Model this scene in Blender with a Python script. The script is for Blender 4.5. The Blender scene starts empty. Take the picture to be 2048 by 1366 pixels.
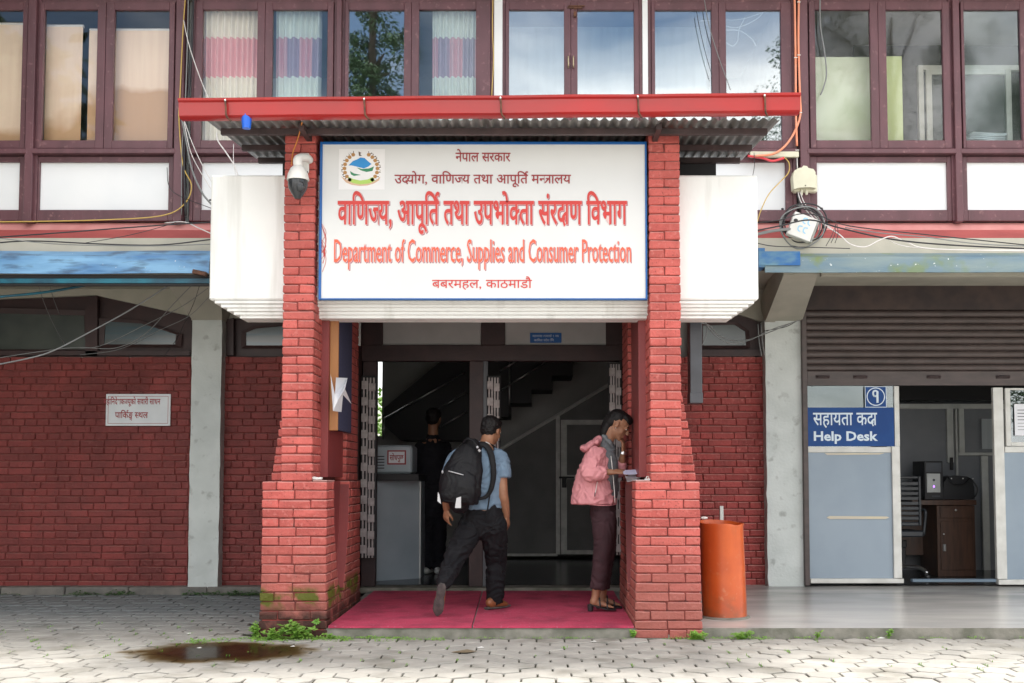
import bpy, bmesh, math, random
from mathutils import Vector, Matrix, noise
R = math.radians
sc = bpy.context.scene
COL = sc.collection
# ------------------------------------------------------------------ camera
F = 2244.0; CY = -8.5; CH = 1.2; TH = math.atan(0.058)
cd = bpy.data.cameras.new('camera'); cam = bpy.data.objects.new('camera', cd); COL.objects.link(cam)
cam.location = (0, CY, CH); cam.rotation_euler = (math.pi/2 + TH, 0, 0)
cd.sensor_width = 36; cd.lens = 36*F/2048; cd.shift_x = -51/2048; cd.shift_y = 142/2048
cd.clip_end = 600; sc.camera = cam
# ------------------------------------------------------------------ world + sun
SUN_EL, SUN_AZ = 76.0, 20.0     # azimuth from +Y (behind the building) towards +X
w = bpy.data.worlds.new('World'); sc.world = w; w.use_nodes = True
nt = w.node_tree; nt.nodes.clear()
N = nt.nodes.new; L = nt.links.new
out = N('ShaderNodeOutputWorld'); bg = N('ShaderNodeBackground'); sky = N('ShaderNodeTexSky')
sky.sky_type = 'NISHITA'; sky.sun_disc = False; sky.sun_elevation = R(SUN_EL); sky.sun_rotation = R(SUN_AZ)
sky.air_density = 1.2; sky.dust_density = 2.0
tc = N('ShaderNodeTexCoord'); mp = N('ShaderNodeMapping'); mp.inputs['Scale'].default_value = (1, 1, 3.0)
mp.inputs['Location'].default_value = (0.35, 0.1, 0.2)
no = N('ShaderNodeTexNoise'); no.inputs['Scale'].default_value = 2.2; no.inputs['Detail'].default_value = 7; no.inputs['Distortion'].default_value = .5
cr = N('ShaderNodeValToRGB'); cr.color_ramp.elements[0].position = .38; cr.color_ramp.elements[1].position = .55
mx = N('ShaderNodeMixRGB'); mx.inputs['Color2'].default_value = (13.0, 12.5, 12.0, 1)
L(tc.outputs['Generated'], mp.inputs['Vector']); L(mp.outputs[0], no.inputs['Vector']); L(no.outputs['Fac'], cr.inputs[0])
L(cr.outputs[0], mx.inputs['Fac']); L(sky.outputs[0], mx.inputs['Color1']); L(mx.outputs[0], bg.inputs['Color'])
bg.inputs['Strength'].default_value = 0.10; L(bg.outputs[0], out.inputs[0])
sd = bpy.data.lights.new('sun', 'SUN'); sd.energy = 2.0; sd.angle = R(10); sd.color = (1, .97, .91)
so = bpy.data.objects.new('sun', sd); COL.objects.link(so)
dv = Vector((math.sin(R(SUN_AZ))*math.cos(R(SUN_EL)), math.cos(R(SUN_AZ))*math.cos(R(SUN_EL)), math.sin(R(SUN_EL))))
so.rotation_euler = dv.to_track_quat('Z', 'Y').to_euler(); so.location = dv*30
sc.view_settings.view_transform = 'Standard'; sc.view_settings.look = 'None'
sc.view_settings.exposure = 1.45; sc.view_settings.gamma = 1; sc.view_settings.use_curve_mapping = False
sc.cycles.max_bounces = 8; sc.cycles.diffuse_bounces = 4; sc.cycles.transparent_max_bounces = 12
sc.cycles.sample_clamp_indirect = 6
# ------------------------------------------------------------------ helpers
rnd = random.Random(7)
_ct, _st = math.cos(TH), math.sin(TH)
def W(px, py, Y):
    """a point of the plane y = Y, read off the photograph"""
    u = (px - 1075)/F; v = (683 + 142 - py)/F
    d = Vector((u, _ct - v*_st, _st + v*_ct)); t = (Y - CY)/d.y
    return Vector((u*t, Y, CH + d.z*t))
def PX(p):
    dx, dy, dz = p[0], p[1]-CY, p[2]-CH
    zc = dy*_ct + dz*_st; yc = -dy*_st + dz*_ct
    return 1075 + F*dx/zc, 825 - F*yc/zc
def WX(px, Y, py=200): return W(px, py, Y).x
def WZ(py, Y): return W(1075, py, Y).z
def lin(r, g, b, k=1.0):
    f = lambda c: (c/255/12.92 if c/255 <= .04045 else ((c/255+.055)/1.055)**2.4)
    return (f(r)*k, f(g)*k, f(b)*k, 1)
def mat(name, col, col2=None, rough=.7, metal=0, nscale=6, bump=0, bscale=40, rand=0, spec=.5, stretch=(1,1,1), lo=.35, hi=.65, detail=5, sheen=0, coat=0):
    m = bpy.data.materials.new(name); m.use_nodes = True
    t = m.node_tree; b = t.nodes['Principled BSDF']
    b.inputs['Roughness'].default_value = rough; b.inputs['Metallic'].default_value = metal
    b.inputs['Specular IOR Level'].default_value = spec; b.inputs['Base Color'].default_value = col
    if sheen: b.inputs['Sheen Weight'].default_value = sheen
    if coat: b.inputs['Coat Weight'].default_value = coat; b.inputs['Coat Roughness'].default_value = .15
    g = t.nodes.new('ShaderNodeNewGeometry'); mpn = t.nodes.new('ShaderNodeMapping'); mpn.inputs['Scale'].default_value = stretch
    t.links.new(g.outputs['Position'], mpn.inputs['Vector'])
    last = None
    if col2:
        n = t.nodes.new('ShaderNodeTexNoise'); n.inputs['Scale'].default_value = nscale; n.inputs['Detail'].default_value = detail
        t.links.new(mpn.outputs[0], n.inputs['Vector'])
        r = t.nodes.new('ShaderNodeValToRGB'); r.color_ramp.elements[0].position = lo; r.color_ramp.elements[1].position = hi
        r.color_ramp.elements[0].color = col; r.color_ramp.elements[1].color = col2
        t.links.new(n.outputs['Fac'], r.inputs[0]); last = r.outputs[0]
    if rand:
        oi = t.nodes.new('ShaderNodeObjectInfo'); mr = t.nodes.new('ShaderNodeMapRange')
        mr.inputs['To Min'].default_value = 1-rand; mr.inputs['To Max'].default_value = 1+rand
        t.links.new(oi.outputs['Random'], mr.inputs['Value'])
        hs = t.nodes.new('ShaderNodeHueSaturation'); t.links.new(mr.outputs[0], hs.inputs['Value'])
        if last: t.links.new(last, hs.inputs['Color'])
        else: hs.inputs['Color'].default_value = col
        last = hs.outputs[0]
    if last: t.links.new(last, b.inputs['Base Color'])
    if bump:
        n2 = t.nodes.new('ShaderNodeTexNoise'); n2.inputs['Scale'].default_value = bscale; n2.inputs['Detail'].default_value = 4
        t.links.new(mpn.outputs[0], n2.inputs['Vector'])
        bp = t.nodes.new('ShaderNodeBump'); bp.inputs['Strength'].default_value = bump; bp.inputs['Distance'].default_value = .01
        t.links.new(n2.outputs['Fac'], bp.inputs['Height']); t.links.new(bp.outputs[0], b.inputs['Normal'])
    return m
def overlay(m, col, fn):
    """mix col over the material's base colour; fn(tree, posnode_output) returns a factor socket"""
    t = m.node_tree; b = t.nodes['Principled BSDF']
    g = t.nodes.new('ShaderNodeNewGeometry')
    mx = t.nodes.new('ShaderNodeMixRGB')
    src = b.inputs['Base Color'].links[0].from_socket if b.inputs['Base Color'].links else None
    if src: t.links.new(src, mx.inputs['Color1'])
    else: mx.inputs['Color1'].default_value = b.inputs['Base Color'].default_value
    mx.inputs['Color2'].default_value = col
    t.links.new(fn(t, g), mx.inputs['Fac']); t.links.new(mx.outputs[0], b.inputs['Base Color'])
def mathn(t, op, a, b=None, c=None, clamp=False):
    n = t.nodes.new('ShaderNodeMath'); n.operation = op; n.use_clamp = clamp
    for i, v in enumerate((a, b, c)):
        if v is None: continue
        if isinstance(v, (int, float)): n.inputs[i].default_value = v
        else: t.links.new(v, n.inputs[i])
    return n.outputs[0]
def sep(t, g, out='Position'):
    s = t.nodes.new('ShaderNodeSeparateXYZ'); t.links.new(g.outputs[out], s.inputs[0]); return s
def noisef(t, g, scale, lo=.4, hi=.6, stretch=(1,1,1), detail=4):
    mpn = t.nodes.new('ShaderNodeMapping'); mpn.inputs['Scale'].default_value = stretch
    t.links.new(g.outputs['Position'], mpn.inputs['Vector'])
    n = t.nodes.new('ShaderNodeTexNoise'); n.inputs['Scale'].default_value = scale; n.inputs['Detail'].default_value = detail
    t.links.new(mpn.outputs[0], n.inputs['Vector'])
    r = t.nodes.new('ShaderNodeMapRange'); r.inputs['From Min'].default_value = lo; r.inputs['From Max'].default_value = hi
    t.links.new(n.outputs['Fac'], r.inputs['Value']); return r.outputs[0]
def ramp(t, v, a, b, o0=0., o1=1.):
    r = t.nodes.new('ShaderNodeMapRange'); r.inputs['From Min'].default_value = a; r.inputs['From Max'].default_value = b
    r.inputs['To Min'].default_value = o0; r.inputs['To Max'].default_value = o1
    t.links.new(v, r.inputs['Value']); return r.outputs[0]
def glass(name, refl=.12, tint=(.9,.95,.95,1), rough=.01, gcol=(.9,.95,1,1)):
    m = bpy.data.materials.new(name); m.use_nodes = True; t = m.node_tree; t.nodes.clear()
    o = t.nodes.new('ShaderNodeOutputMaterial'); mix = t.nodes.new('ShaderNodeMixShader')
    tr = t.nodes.new('ShaderNodeBsdfTransparent'); tr.inputs[0].default_value = tint
    gl = t.nodes.new('ShaderNodeBsdfGlossy'); gl.inputs['Roughness'].default_value = rough; gl.inputs['Color'].default_value = gcol
    lw = t.nodes.new('ShaderNodeLayerWeight'); lw.inputs['Blend'].default_value = .25
    ad = mathn(t, 'ADD', lw.outputs['Fresnel'], refl, clamp=True)
    # float glass is never quite flat: a slow ripple
    n = t.nodes.new('ShaderNodeTexNoise'); n.inputs['Scale'].default_value = 2.5; n.inputs['Detail'].default_value = 1
    bp = t.nodes.new('ShaderNodeBump'); bp.inputs['Strength'].default_value = .03; bp.inputs['Distance'].default_value = .02
    g = t.nodes.new('ShaderNodeNewGeometry'); t.links.new(g.outputs['Position'], n.inputs['Vector'])
    t.links.new(n.outputs['Fac'], bp.inputs['Height']); t.links.new(bp.outputs[0], gl.inputs['Normal'])
    t.links.new(ad, mix.inputs[0]); t.links.new(tr.outputs[0], mix.inputs[1]); t.links.new(gl.outputs[0], mix.inputs[2])
    t.links.new(mix.outputs[0], o.inputs[0]); return m

class MB:
    def __init__(s): s.v = []; s.f = []; s.mi = []; s.cur = 0
    def add(s, vs, fs):
        o = len(s.v); s.v += [tuple(v) for v in vs]; s.f += [tuple(o+i for i in f) for f in fs]; s.mi += [s.cur]*len(fs); return s
    def box(s, x0, x1, y0, y1, z0, z1, M=None):
        vs = [Vector((x, y, z)) for z in (z0, z1) for y in (y0, y1) for x in (x0, x1)]
        if M: vs = [M @ v for v in vs]
        return s.add(vs, [(0,2,3,1),(4,5,7,6),(0,1,5,4),(2,6,7,3),(0,4,6,2),(1,3,7,5)])
    def cbox(s, x0, x1, y0, y1, z0, z1, c=.004, M=None, jit=0):
        """box with every edge chamfered"""
        X = (x0, x1); Y = (y0, y1); Z = (z0, z1); vs = []; idx = {}
        for a in (0, 1):
            for b in (0, 1):
                for d in (0, 1):
                    sx, sy, sz = (1 if a == 0 else -1)*c, (1 if b == 0 else -1)*c, (1 if d == 0 else -1)*c
                    j = Vector((rnd.uniform(-jit, jit), rnd.uniform(-jit, jit), rnd.uniform(-jit, jit)))
                    for k, o in enumerate(((0, sy, sz), (sx, 0, sz), (sx, sy, 0))):
                        idx[a, b, d, k] = len(vs); vs.append(Vector((X[a]+o[0], Y[b]+o[1], Z[d]+o[2]))+j)
        fs = []
        for a in (0, 1):
            q = [idx[a, b, d, 0] for b, d in ((0,0),(1,0),(1,1),(0,1))]; fs.append(q if a else q[::-1])
            q = [idx[b, a, d, 1] for b, d in ((0,0),(1,0),(1,1),(0,1))]; fs.append(q[::-1] if a else q)
            q = [idx[b, d, a, 2] for b, d in ((0,0),(1,0),(1,1),(0,1))]; fs.append(q if a else q[::-1])
        for a in (0, 1):
            for b in (0, 1):
                fl = (a ^ b)
                q = [idx[a,b,0,0], idx[a,b,0,1], idx[a,b,1,1], idx[a,b,1,0]]; fs.append(q if not fl else q[::-1])
                q = [idx[a,0,b,0], idx[a,1,b,0], idx[a,1,b,2], idx[a,0,b,2]]; fs.append(q if not fl else q[::-1])
                q = [idx[0,a,b,1], idx[1,a,b,1], idx[1,a,b,2], idx[0,a,b,2]]; fs.append(q if fl else q[::-1])
        for a in (0, 1):
            for b in (0, 1):
                for d in (0, 1):
                    q = [idx[a,b,d,0], idx[a,b,d,1], idx[a,b,d,2]]; fs.append(q if (a ^ b ^ d) else q[::-1])
        if M: vs = [M @ v for v in vs]
        return s.add(vs, fs)
    def prism(s, poly, d0, d1, axis='y'):
        """poly of 2D points extruded along axis; y: (x,z); x: (y,z); z: (x,y)"""
        n = len(poly)
        mk = {'y': lambda p, d: (p[0], d, p[1]), 'x': lambda p, d: (d, p[0], p[1]), 'z': lambda p, d: (p[0], p[1], d)}[axis]
        vs = [mk(p, d0) for p in poly] + [mk(p, d1) for p in poly]
        fs = [tuple(range(n)), tuple(range(2*n-1, n-1, -1))] + [(i, i+n, (i+1) % n+n, (i+1) % n) for i in range(n)]
        return s.add(vs, fs)
    def tube(s, pts, r, n=6, caps=True, up=None):
        pts = [Vector(p) for p in pts]; rs = r if isinstance(r, (list, tuple)) else [r]*len(pts)
        vs = []; prev = None
        for i, p in enumerate(pts):
            d = (pts[min(i+1, len(pts)-1)] - pts[max(i-1, 0)]).normalized()
            if prev is None:
                a = Vector((0, 0, 1)) if abs(d.z) < .9 else Vector((0, 1, 0))
                if up: a = Vector(up)
                prev = (a - d*a.dot(d)).normalized()
            else:
                prev = prev - d*prev.dot(d)
                prev = prev.normalized() if prev.length > 1e-6 else d.orthogonal().normalized()
            q = d.cross(prev); ri = rs[i]; ra, rb = ri if isinstance(ri, tuple) else (ri, ri)
            for k in range(n):
                a = 2*math.pi*k/n; vs.append(p + prev*(math.cos(a)*rb) + q*(math.sin(a)*ra))
        fs = []
        for i in range(len(pts)-1):
            for k in range(n):
                fs.append((i*n+k, i*n+(k+1) % n, (i+1)*n+(k+1) % n, (i+1)*n+k))
        if caps: fs += [tuple(range(n-1, -1, -1)), tuple(range((len(pts)-1)*n, len(pts)*n))]
        return s.add(vs, fs)
    def lathe(s, prof, c, n=24, ax=None):
        """prof [(r,z)], open ends closed if r == 0"""
        vs = []; c = Vector(c)
        for r, z in prof:
            for k in range(n):
                a = 2*math.pi*k/n; v = Vector((r*math.cos(a), r*math.sin(a), z)); vs.append((ax @ v if ax else v)+c)
        fs = [(i*n+k, i*n+(k+1) % n, (i+1)*n+(k+1) % n, (i+1)*n+k) for i in range(len(prof)-1) for k in range(n)]
        fs += [tuple(range(n-1, -1, -1)), tuple(range((len(prof)-1)*n, len(prof)*n))]
        return s.add(vs, fs)
    def ball(s, c, r, n=12, m=8, M=None):
        c = Vector(c); rr = r if isinstance(r, (tuple, list)) else (r, r, r); vs = []; fs = []
        for i in range(m+1):
            th = math.pi*(i+.0)/m
            th = min(max(th, .02), math.pi-.02)
            for k in range(n):
                a = 2*math.pi*k/n; v = Vector((rr[0]*math.sin(th)*math.cos(a), rr[1]*math.sin(th)*math.sin(a), rr[2]*math.cos(th)))
                vs.append((M @ v if M else v)+c)
        for i in range(m):
            for k in range(n): fs.append((i*n+k, (i+1)*n+k, (i+1)*n+(k+1) % n, i*n+(k+1) % n))
        fs += [tuple(range(n)), tuple(range((m+1)*n-1, m*n-1, -1))]
        return s.add(vs, fs)
_off = {}
def setp(o, label=None, cat=None, group=None, kind=None):
    if label: o['label'] = label
    if cat: o['category'] = cat
    if group: o['group'] = group
    if kind: o['kind'] = kind
    return o
def thing(name, loc, label, cat, group=None):
    o = bpy.data.objects.new(name, None); COL.objects.link(o); o.location = loc; o.empty_display_size = .2
    _off[o.name] = Vector(loc); return setp(o, label, cat, group)
def link(name, me, parent=None, loc=None):
    o = bpy.data.objects.new(name, me); COL.objects.link(o)
    if parent is not None: o.parent = parent
    return o
def build(name, mb, m, parent=None, smooth=False, label=None, cat=None, group=None, kind=None, origin=None):
    """world-space mesh builder -> one mesh object"""
    base = _off[parent.name] if parent is not None else Vector((0, 0, 0))
    if parent is None:
        xs = [v[0] for v in mb.v]; ys = [v[1] for v in mb.v]; zs = [v[2] for v in mb.v]
        loc = Vector(origin) if origin else Vector(((min(xs)+max(xs))/2, (min(ys)+max(ys))/2, min(zs)))
    else: loc = base
    me = bpy.data.meshes.new(name)
    me.from_pydata([(v[0]-loc.x, v[1]-loc.y, v[2]-loc.z) for v in mb.v], [], mb.f)
    ms = m if isinstance(m, (list, tuple)) else [m]
    for x in ms: me.materials.append(x)
    if len(ms) > 1: me.polygons.foreach_set('material_index', mb.mi)
    if smooth:
        me.polygons.foreach_set('use_smooth', [True]*len(me.polygons))
        if smooth != 'all': me.set_sharp_from_angle(angle=R(40))
    me.update()
    o = link(name, me, parent)
    if parent is None: o.location = loc; _off[o.name] = loc
    else: _off[o.name] = base
    return setp(o, label, cat, group, kind)
def crom(pts, k=6):
    P = [Vector(p) for p in pts]; P = [P[0]*2-P[1]] + P + [P[-1]*2-P[-2]]; outp = []
    for i in range(1, len(P)-2):
        for j in range(k):
            t = j/k; a, b, c, d = P[i-1], P[i], P[i+1], P[i+2]
            outp.append(.5*((2*b)+(-a+c)*t+(2*a-5*b+4*c-d)*t*t+(-a+3*b-3*c+d)*t**3))
    outp.append(P[-2]); return outp
def cable(pts, r, m, label=None, cat='cable', group=None, parent=None, name='cable', n=5):
    P = crom([W(p[0], p[1], p[2]) for p in pts]); mb = MB().tube(P, r, n)
    return build(name, mb, m, parent, smooth='all', label=label, cat=cat if parent is None else None, group=group)

WS = bpy.data.scenes.new('workbench')     # scratch scene in which text and body shapes are turned into meshes
def evaluate(o):
    WS.collection.objects.link(o); vl = WS.view_layers[0]; vl.update(); dg = vl.depsgraph
    me = bpy.data.meshes.new_from_object(o.evaluated_get(dg), depsgraph=dg); bpy.data.objects.remove(o); return me
_bm = {}
def brick_mesh(lx, ly, lz, m, c=.0045):
    key = (round(lx*100), round(ly*100), round(lz*1000), m.name, rnd.randrange(5))
    if key not in _bm:
        mb = MB().cbox(-lx/2, lx/2, -ly/2, ly/2, -lz/2, lz/2, c=c+rnd.uniform(0, .004), jit=.0026)
        me = bpy.data.meshes.new('brick'); me.from_pydata(mb.v, [], mb.f); me.materials.append(m); _bm[key] = me
    return _bm[key]
class Bricks:
    def __init__(s): s.l = []
    def add(s, x0, x1, y0, y1, z0, z1, jy=.004, g=.0045):
        if x1-x0 < .02 or y1-y0 < .02: return
        s.l.append((x0+g, x1-g, y0+g, y1-g, z0+g, z1-g, rnd.uniform(-jy, jy)))
    def emit(s, parent, m, limit=300, name='brick'):
        off = _off[parent.name]
        def size(b):
            p = PX(((b[0]+b[1])/2, b[2], (b[4]+b[5])/2))
            vis = -10 < p[0] < 2058 and -10 < p[1] < 1376
            return (0 if vis else -10) + (b[1]-b[0])*(b[5]-b[4])*100/((b[2]-CY)**2)
        l = sorted(s.l, key=size, reverse=True)
        for b in l[:limit]:
            me = brick_mesh(b[1]-b[0], b[3]-b[2], b[5]-b[4], m)
            o = link(name, me, parent)
            o.location = Vector(((b[0]+b[1])/2, (b[2]+b[3])/2+b[6], (b[4]+b[5])/2)) - off
            o.rotation_euler = (rnd.gauss(0, .010), rnd.gauss(0, .006), rnd.gauss(0, .010))
        if len(l) > limit:
            mb = MB()
            for b in l[limit:]: mb.cbox(b[0], b[1], b[2]+b[6], b[3]+b[6], b[4], b[5], c=.0045, jit=.0016)
            o = build(name+'_courses', mb, m, parent, kind='stuff')
# ------------------------------------------------------------------ materials
M = {}
RED = (.53, .115, .098, 1); RED2 = (.42, .082, .07, 1)
def brickmat(name, a, b, fade=True, chip=(.62, .22, .19, 1), dust=(.60, .33, .29, 1)):
    m = mat(name, a, b, rough=.62, nscale=6, bump=.8, bscale=38, rand=.17, spec=.3)
    overlay(m, tuple(c*.45 for c in a[:3])+(1,), lambda t, g: mathn(t, 'MULTIPLY', noisef(t, g, 2.2, .50, .72, (1, 1, .6), 7), .55, clamp=True))
    overlay(m, tuple(c*.35 for c in a[:3])+(1,), lambda t, g: mathn(t, 'MULTIPLY', noisef(t, g, 65, .62, .70), .8, clamp=True))
    overlay(m, chip, lambda t, g: mathn(t, 'MULTIPLY', mathn(t, 'MULTIPLY', noisef(t, g, 28, .56, .68), .6), noisef(t, g, 3, .4, .6), clamp=True))
    # dust lying on ledges and chipped arrises
    overlay(m, dust, lambda t, g: mathn(t, 'MULTIPLY', ramp(t, sep(t, g, 'Normal').outputs[2], .3, .7), .55, clamp=True))
    if fade:
        overlay(m, (.31, .115, .09, 1), lambda t, g: mathn(t, 'MULTIPLY', mathn(t, 'ADD', ramp(t, sep(t, g).outputs[2], .80, .25), mathn(t, 'MULTIPLY', noisef(t, g, 5, .3, .7), .25)), .62, clamp=True))
    return m
M['brick'] = brickmat('red painted brick', RED, RED2)
M['brick_moss'] = brickmat('red painted brick with moss', RED, RED2)
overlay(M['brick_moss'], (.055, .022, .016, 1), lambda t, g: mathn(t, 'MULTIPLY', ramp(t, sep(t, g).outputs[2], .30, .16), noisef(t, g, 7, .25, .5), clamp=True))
def _moss(t, g):
    s = sep(t, g)
    band = mathn(t, 'SUBTRACT', 1.0, mathn(t, 'ABSOLUTE', mathn(t, 'DIVIDE', mathn(t, 'SUBTRACT', s.outputs[2], .29), .10)), clamp=True)
    return mathn(t, 'MULTIPLY', mathn(t, 'MULTIPLY', band, 2.4), noisef(t, g, 6, .42, .60, detail=8), clamp=True)
overlay(M['brick_moss'], (.095, .10, .012, 1), _moss)
M['brick_wall'] = brickmat('shade darkened red brick', (.225, .046, .042, 1), (.18, .040, .037, 1), fade=False, chip=(.22, .075, .07, 1), dust=(.28, .15, .13, 1))  # red paint with the left walls' shade put into its colour
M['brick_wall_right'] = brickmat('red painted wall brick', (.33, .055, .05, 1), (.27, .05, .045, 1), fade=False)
M['mortar'] = mat('painted mortar', (.22, .042, .035, 1), (.10, .026, .022, 1), rough=.9, nscale=20)
M['redplaster'] = mat('red painted plaster', (.24, .04, .038, 1), (.20, .036, .036, 1), rough=.45, nscale=3, bump=.15)
M['white'] = mat('white painted concrete', (.82, .83, .81, 1), (.78, .79, .765, 1), rough=.75, nscale=2.5, bump=.25, bscale=30, stretch=(1,1,.4))
overlay(M['white'], (.50, .50, .46, 1), lambda t, g: mathn(t, 'MULTIPLY', noisef(t, g, 5, .55, .75, (1.6, 1, .14)), .6, clamp=True))
M['greywash'] = mat('pale blue grey distemper', (.60, .64, .62, 1), (.52, .56, .54, 1), rough=.8, nscale=4, bump=.3)
overlay(M['greywash'], (.24, .25, .235, 1), lambda t, g: mathn(t, 'MULTIPLY', noisef(t, g, 9, .60, .72), .6, clamp=True))
M['beige'] = mat('beige plaster', (.46, .44, .37, 1), (.38, .37, .31, 1), rough=.85, nscale=3, bump=.2)
M['wood'] = mat('purple brown painted timber', (.135, .056, .068, 1), (.10, .043, .052, 1), rough=.42, nscale=7, stretch=(1,1,.35), bump=.3, bscale=25)
overlay(M['wood'], (.30, .16, .16, 1), lambda t, g: mathn(t, 'MULTIPLY', noisef(t, g, 22, .62, .74), .55, clamp=True))
M['darkwood'] = mat('dark brown painted timber', (.045, .02, .02, 1), (.03, .014, .015, 1), rough=.5, nscale=7, bump=.2)
M['panel'] = mat('white laminate board', (.80, .82, .83, 1), (.74, .77, .79, 1), rough=.5, nscale=1.5)
M['pinkband'] = mat('faded red painted band', (.42, .085, .08, 1), (.32, .06, .058, 1), rough=.6, nscale=5, stretch=(.4,1,2), bump=.3)
M['pinkledge'] = mat('red ledge coloured as lit', (.62, .27, .25, 1), (.55, .21, .2, 1), rough=.65, nscale=5)  # paler red paints in the lit upper strip of the band
M['gutter_red'] = mat('red painted sheet steel', (.40, .012, .012, 1), (.32, .02, .02, 1), rough=.3, nscale=4, stretch=(.5,1,1), spec=.6)
M['rust'] = mat('rusty steel', (.16, .07, .04, 1), (.07, .035, .025, 1), rough=.8, nscale=30)
M['galv'] = mat('galvanised corrugated iron', (.34, .34, .335, 1), (.17, .165, .15, 1), rough=.42, metal=.65, nscale=6, stretch=(1,.3,1))
M['purlin'] = mat('dark brown steel angle', (.06, .035, .035, 1), (.035, .022, .022, 1), rough=.55)
M['blue_gutter'] = mat('weathered blue painted sheet', lin(62, 112, 165), lin(128, 176, 212), rough=.5, nscale=3, stretch=(.5,1,3), bump=.2, spec=.5)
overlay(M['blue_gutter'], lin(60, 78, 100), lambda t, g: mathn(t, 'MULTIPLY', noisef(t, g, 6, .52, .66, (.6, 1, 3)), .7, clamp=True))
overlay(M['blue_gutter'], (.75, .78, .78, 1), lambda t, g: noisef(t, g, 30, .70, .74))
M['grey_gutter'] = mat('grey blue sheet with moss', lin(120, 138, 140), lin(86, 116, 136), rough=.5, nscale=3, stretch=(.5,1,2.5), bump=.2)
overlay(M['grey_gutter'], lin(112, 128, 70), lambda t, g: mathn(t, 'MULTIPLY', noisef(t, g, 4, .50, .62), ramp(t, sep(t, g).outputs[0], 4.2, 2.6, .25, 1.), clamp=True))
overlay(M['grey_gutter'], (.72, .74, .72, 1), lambda t, g: noisef(t, g, 30, .70, .74))
M['blue_flash'] = mat('bright blue painted flashing', lin(22, 92, 155), lin(90, 130, 150), rough=.4, nscale=12, lo=.45, hi=.7, stretch=(.5, 1, 1))
M['teal'] = mat('teal painted steel', lin(20, 110, 130), lin(20, 70, 90), rough=.45, nscale=5)
M['alu'] = mat('anodised aluminium', (.55, .56, .54, 1), (.47, .48, .46, 1), rough=.45, metal=.25, nscale=8)
M['alu_white'] = mat('cream powder coated aluminium', (.66, .66, .62, 1), (.55, .55, .51, 1), rough=.45, nscale=8)
M['bluegrey'] = mat('blue grey laminate', lin(144, 158, 170), lin(134, 149, 162), rough=.45, nscale=2)
M['shutter'] = mat('brown painted steel', (.082, .060, .056, 1), (.058, .044, .041, 1), rough=.45, nscale=5, stretch=(1,1,3), spec=.5)
M['soffit'] = mat('grimy dark soffit board', (.06, .04, .035, 1), (.035, .025, .025, 1), rough=.7)
M['slab'] = mat('worn cement floor', (.56, .54, .50, 1), (.40, .395, .375, 1), rough=.27, nscale=2.2, stretch=(.5,2,1), bump=.12, bscale=18, lo=.3, hi=.7)
overlay(M['slab'], (.16, .16, .155, 1), lambda t, g: mathn(t, 'MULTIPLY', ramp(t, sep(t, g).outputs[1], .9, 2.2), mathn(t, 'ADD', mathn(t, 'MULTIPLY', noisef(t, g, 2.5, .35, .65, (.6, 2, 1)), .5), .25), clamp=True))  # shade under the overhang mixed into the cement towards the back, in blotches
M['slab_edge'] = mat('stained cement edge', (.25, .235, .2, 1), (.13, .13, .10, 1), rough=.9, nscale=7, bump=.5)
M['kerb'] = mat('stone plinth', (.20, .185, .165, 1), (.13, .125, .115, 1), rough=.85, nscale=8, bump=.5)
M['carpet'] = mat('pinkish red felt carpet', (.52, .05, .11, 1), (.43, .042, .09, 1), rough=.95, nscale=6, bump=.5, bscale=260)
overlay(M['carpet'], (.20, .02, .05, 1), lambda t, g: mathn(t, 'MULTIPLY', noisef(t, g, 3, .5, .72, detail=8), .6, clamp=True))
overlay(M['carpet'], (.50, .20, .26, 1), lambda t, g: mathn(t, 'MULTIPLY', noisef(t, g, 45, .60, .72), .5, clamp=True))
M['soil'] = mat('soil in joints', (.04, .035, .024, 1), (.025, .03, .012, 1), rough=1, nscale=14)
M['ground'] = mat('pale paving', (.38, .36, .33, 1), (.33, .31, .28, 1), rough=.9, nscale=1.5)
M['lobbywall'] = mat('grey distempered wall', (.50, .50, .49, 1), (.42, .42, .41, 1), rough=.85, nscale=3)
M['dark'] = mat('dark paint', (.02, .02, .022, 1), rough=.6)
M['lobbyfloor'] = mat('dark polished floor', (.05, .055, .06, 1), (.035, .038, .04, 1), rough=.22, nscale=3)
M['steel'] = mat('stainless steel', (.6, .6, .6, 1), rough=.3, metal=1)
M['gate'] = mat('cream painted steel', (.52, .48, .47, 1), (.36, .32, .31, 1), rough=.5, nscale=18)
M['black'] = mat('black rubber', (.018, .018, .02, 1), rough=.45)
M['blackcable'] = mat('black cable sheath', (.022, .022, .026, 1), rough=.5)
M['greycable'] = mat('grey cable sheath', (.20, .21, .21, 1), rough=.5)
M['whitecable'] = mat('white cable sheath', (.66, .64, .62, 1), rough=.5)
M['yellowcable'] = mat('yellow cable sheath', (.55, .38, .10, 1), rough=.5)
M['orangecond'] = mat('faded orange conduit', (.80, .28, .15, 1), (.74, .33, .22, 1), rough=.5, nscale=4)
M['redcond'] = mat('red conduit', (.70, .06, .08, 1), rough=.45)
M['cream'] = mat('cream plastic', (.64, .63, .49, 1), (.56, .55, .42, 1), rough=.5, nscale=5)
M['whiteplastic'] = mat('white plastic', (.75, .75, .72, 1), (.68, .68, .64, 1), rough=.4, nscale=9)
M['glass'] = glass('window glass', .02, (1, .99, .97, 1), rough=.035)
M['glass_strong'] = glass('sky reflecting window glass', .17, rough=.014)
M['glass_mid'] = glass('slightly reflecting window glass', .045, rough=.05)
M['glass_dim'] = glass('dim glass', .08, (.75, .8, .8, 1))
M['print_red'] = mat('red print', (.56, .04, .032, 1), rough=.5)
M['print_dred'] = mat('dark red print', (.30, .03, .035, 1), rough=.5)
M['print_orange'] = mat('orange red print', (.78, .115, .055, 1), rough=.5)
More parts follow.
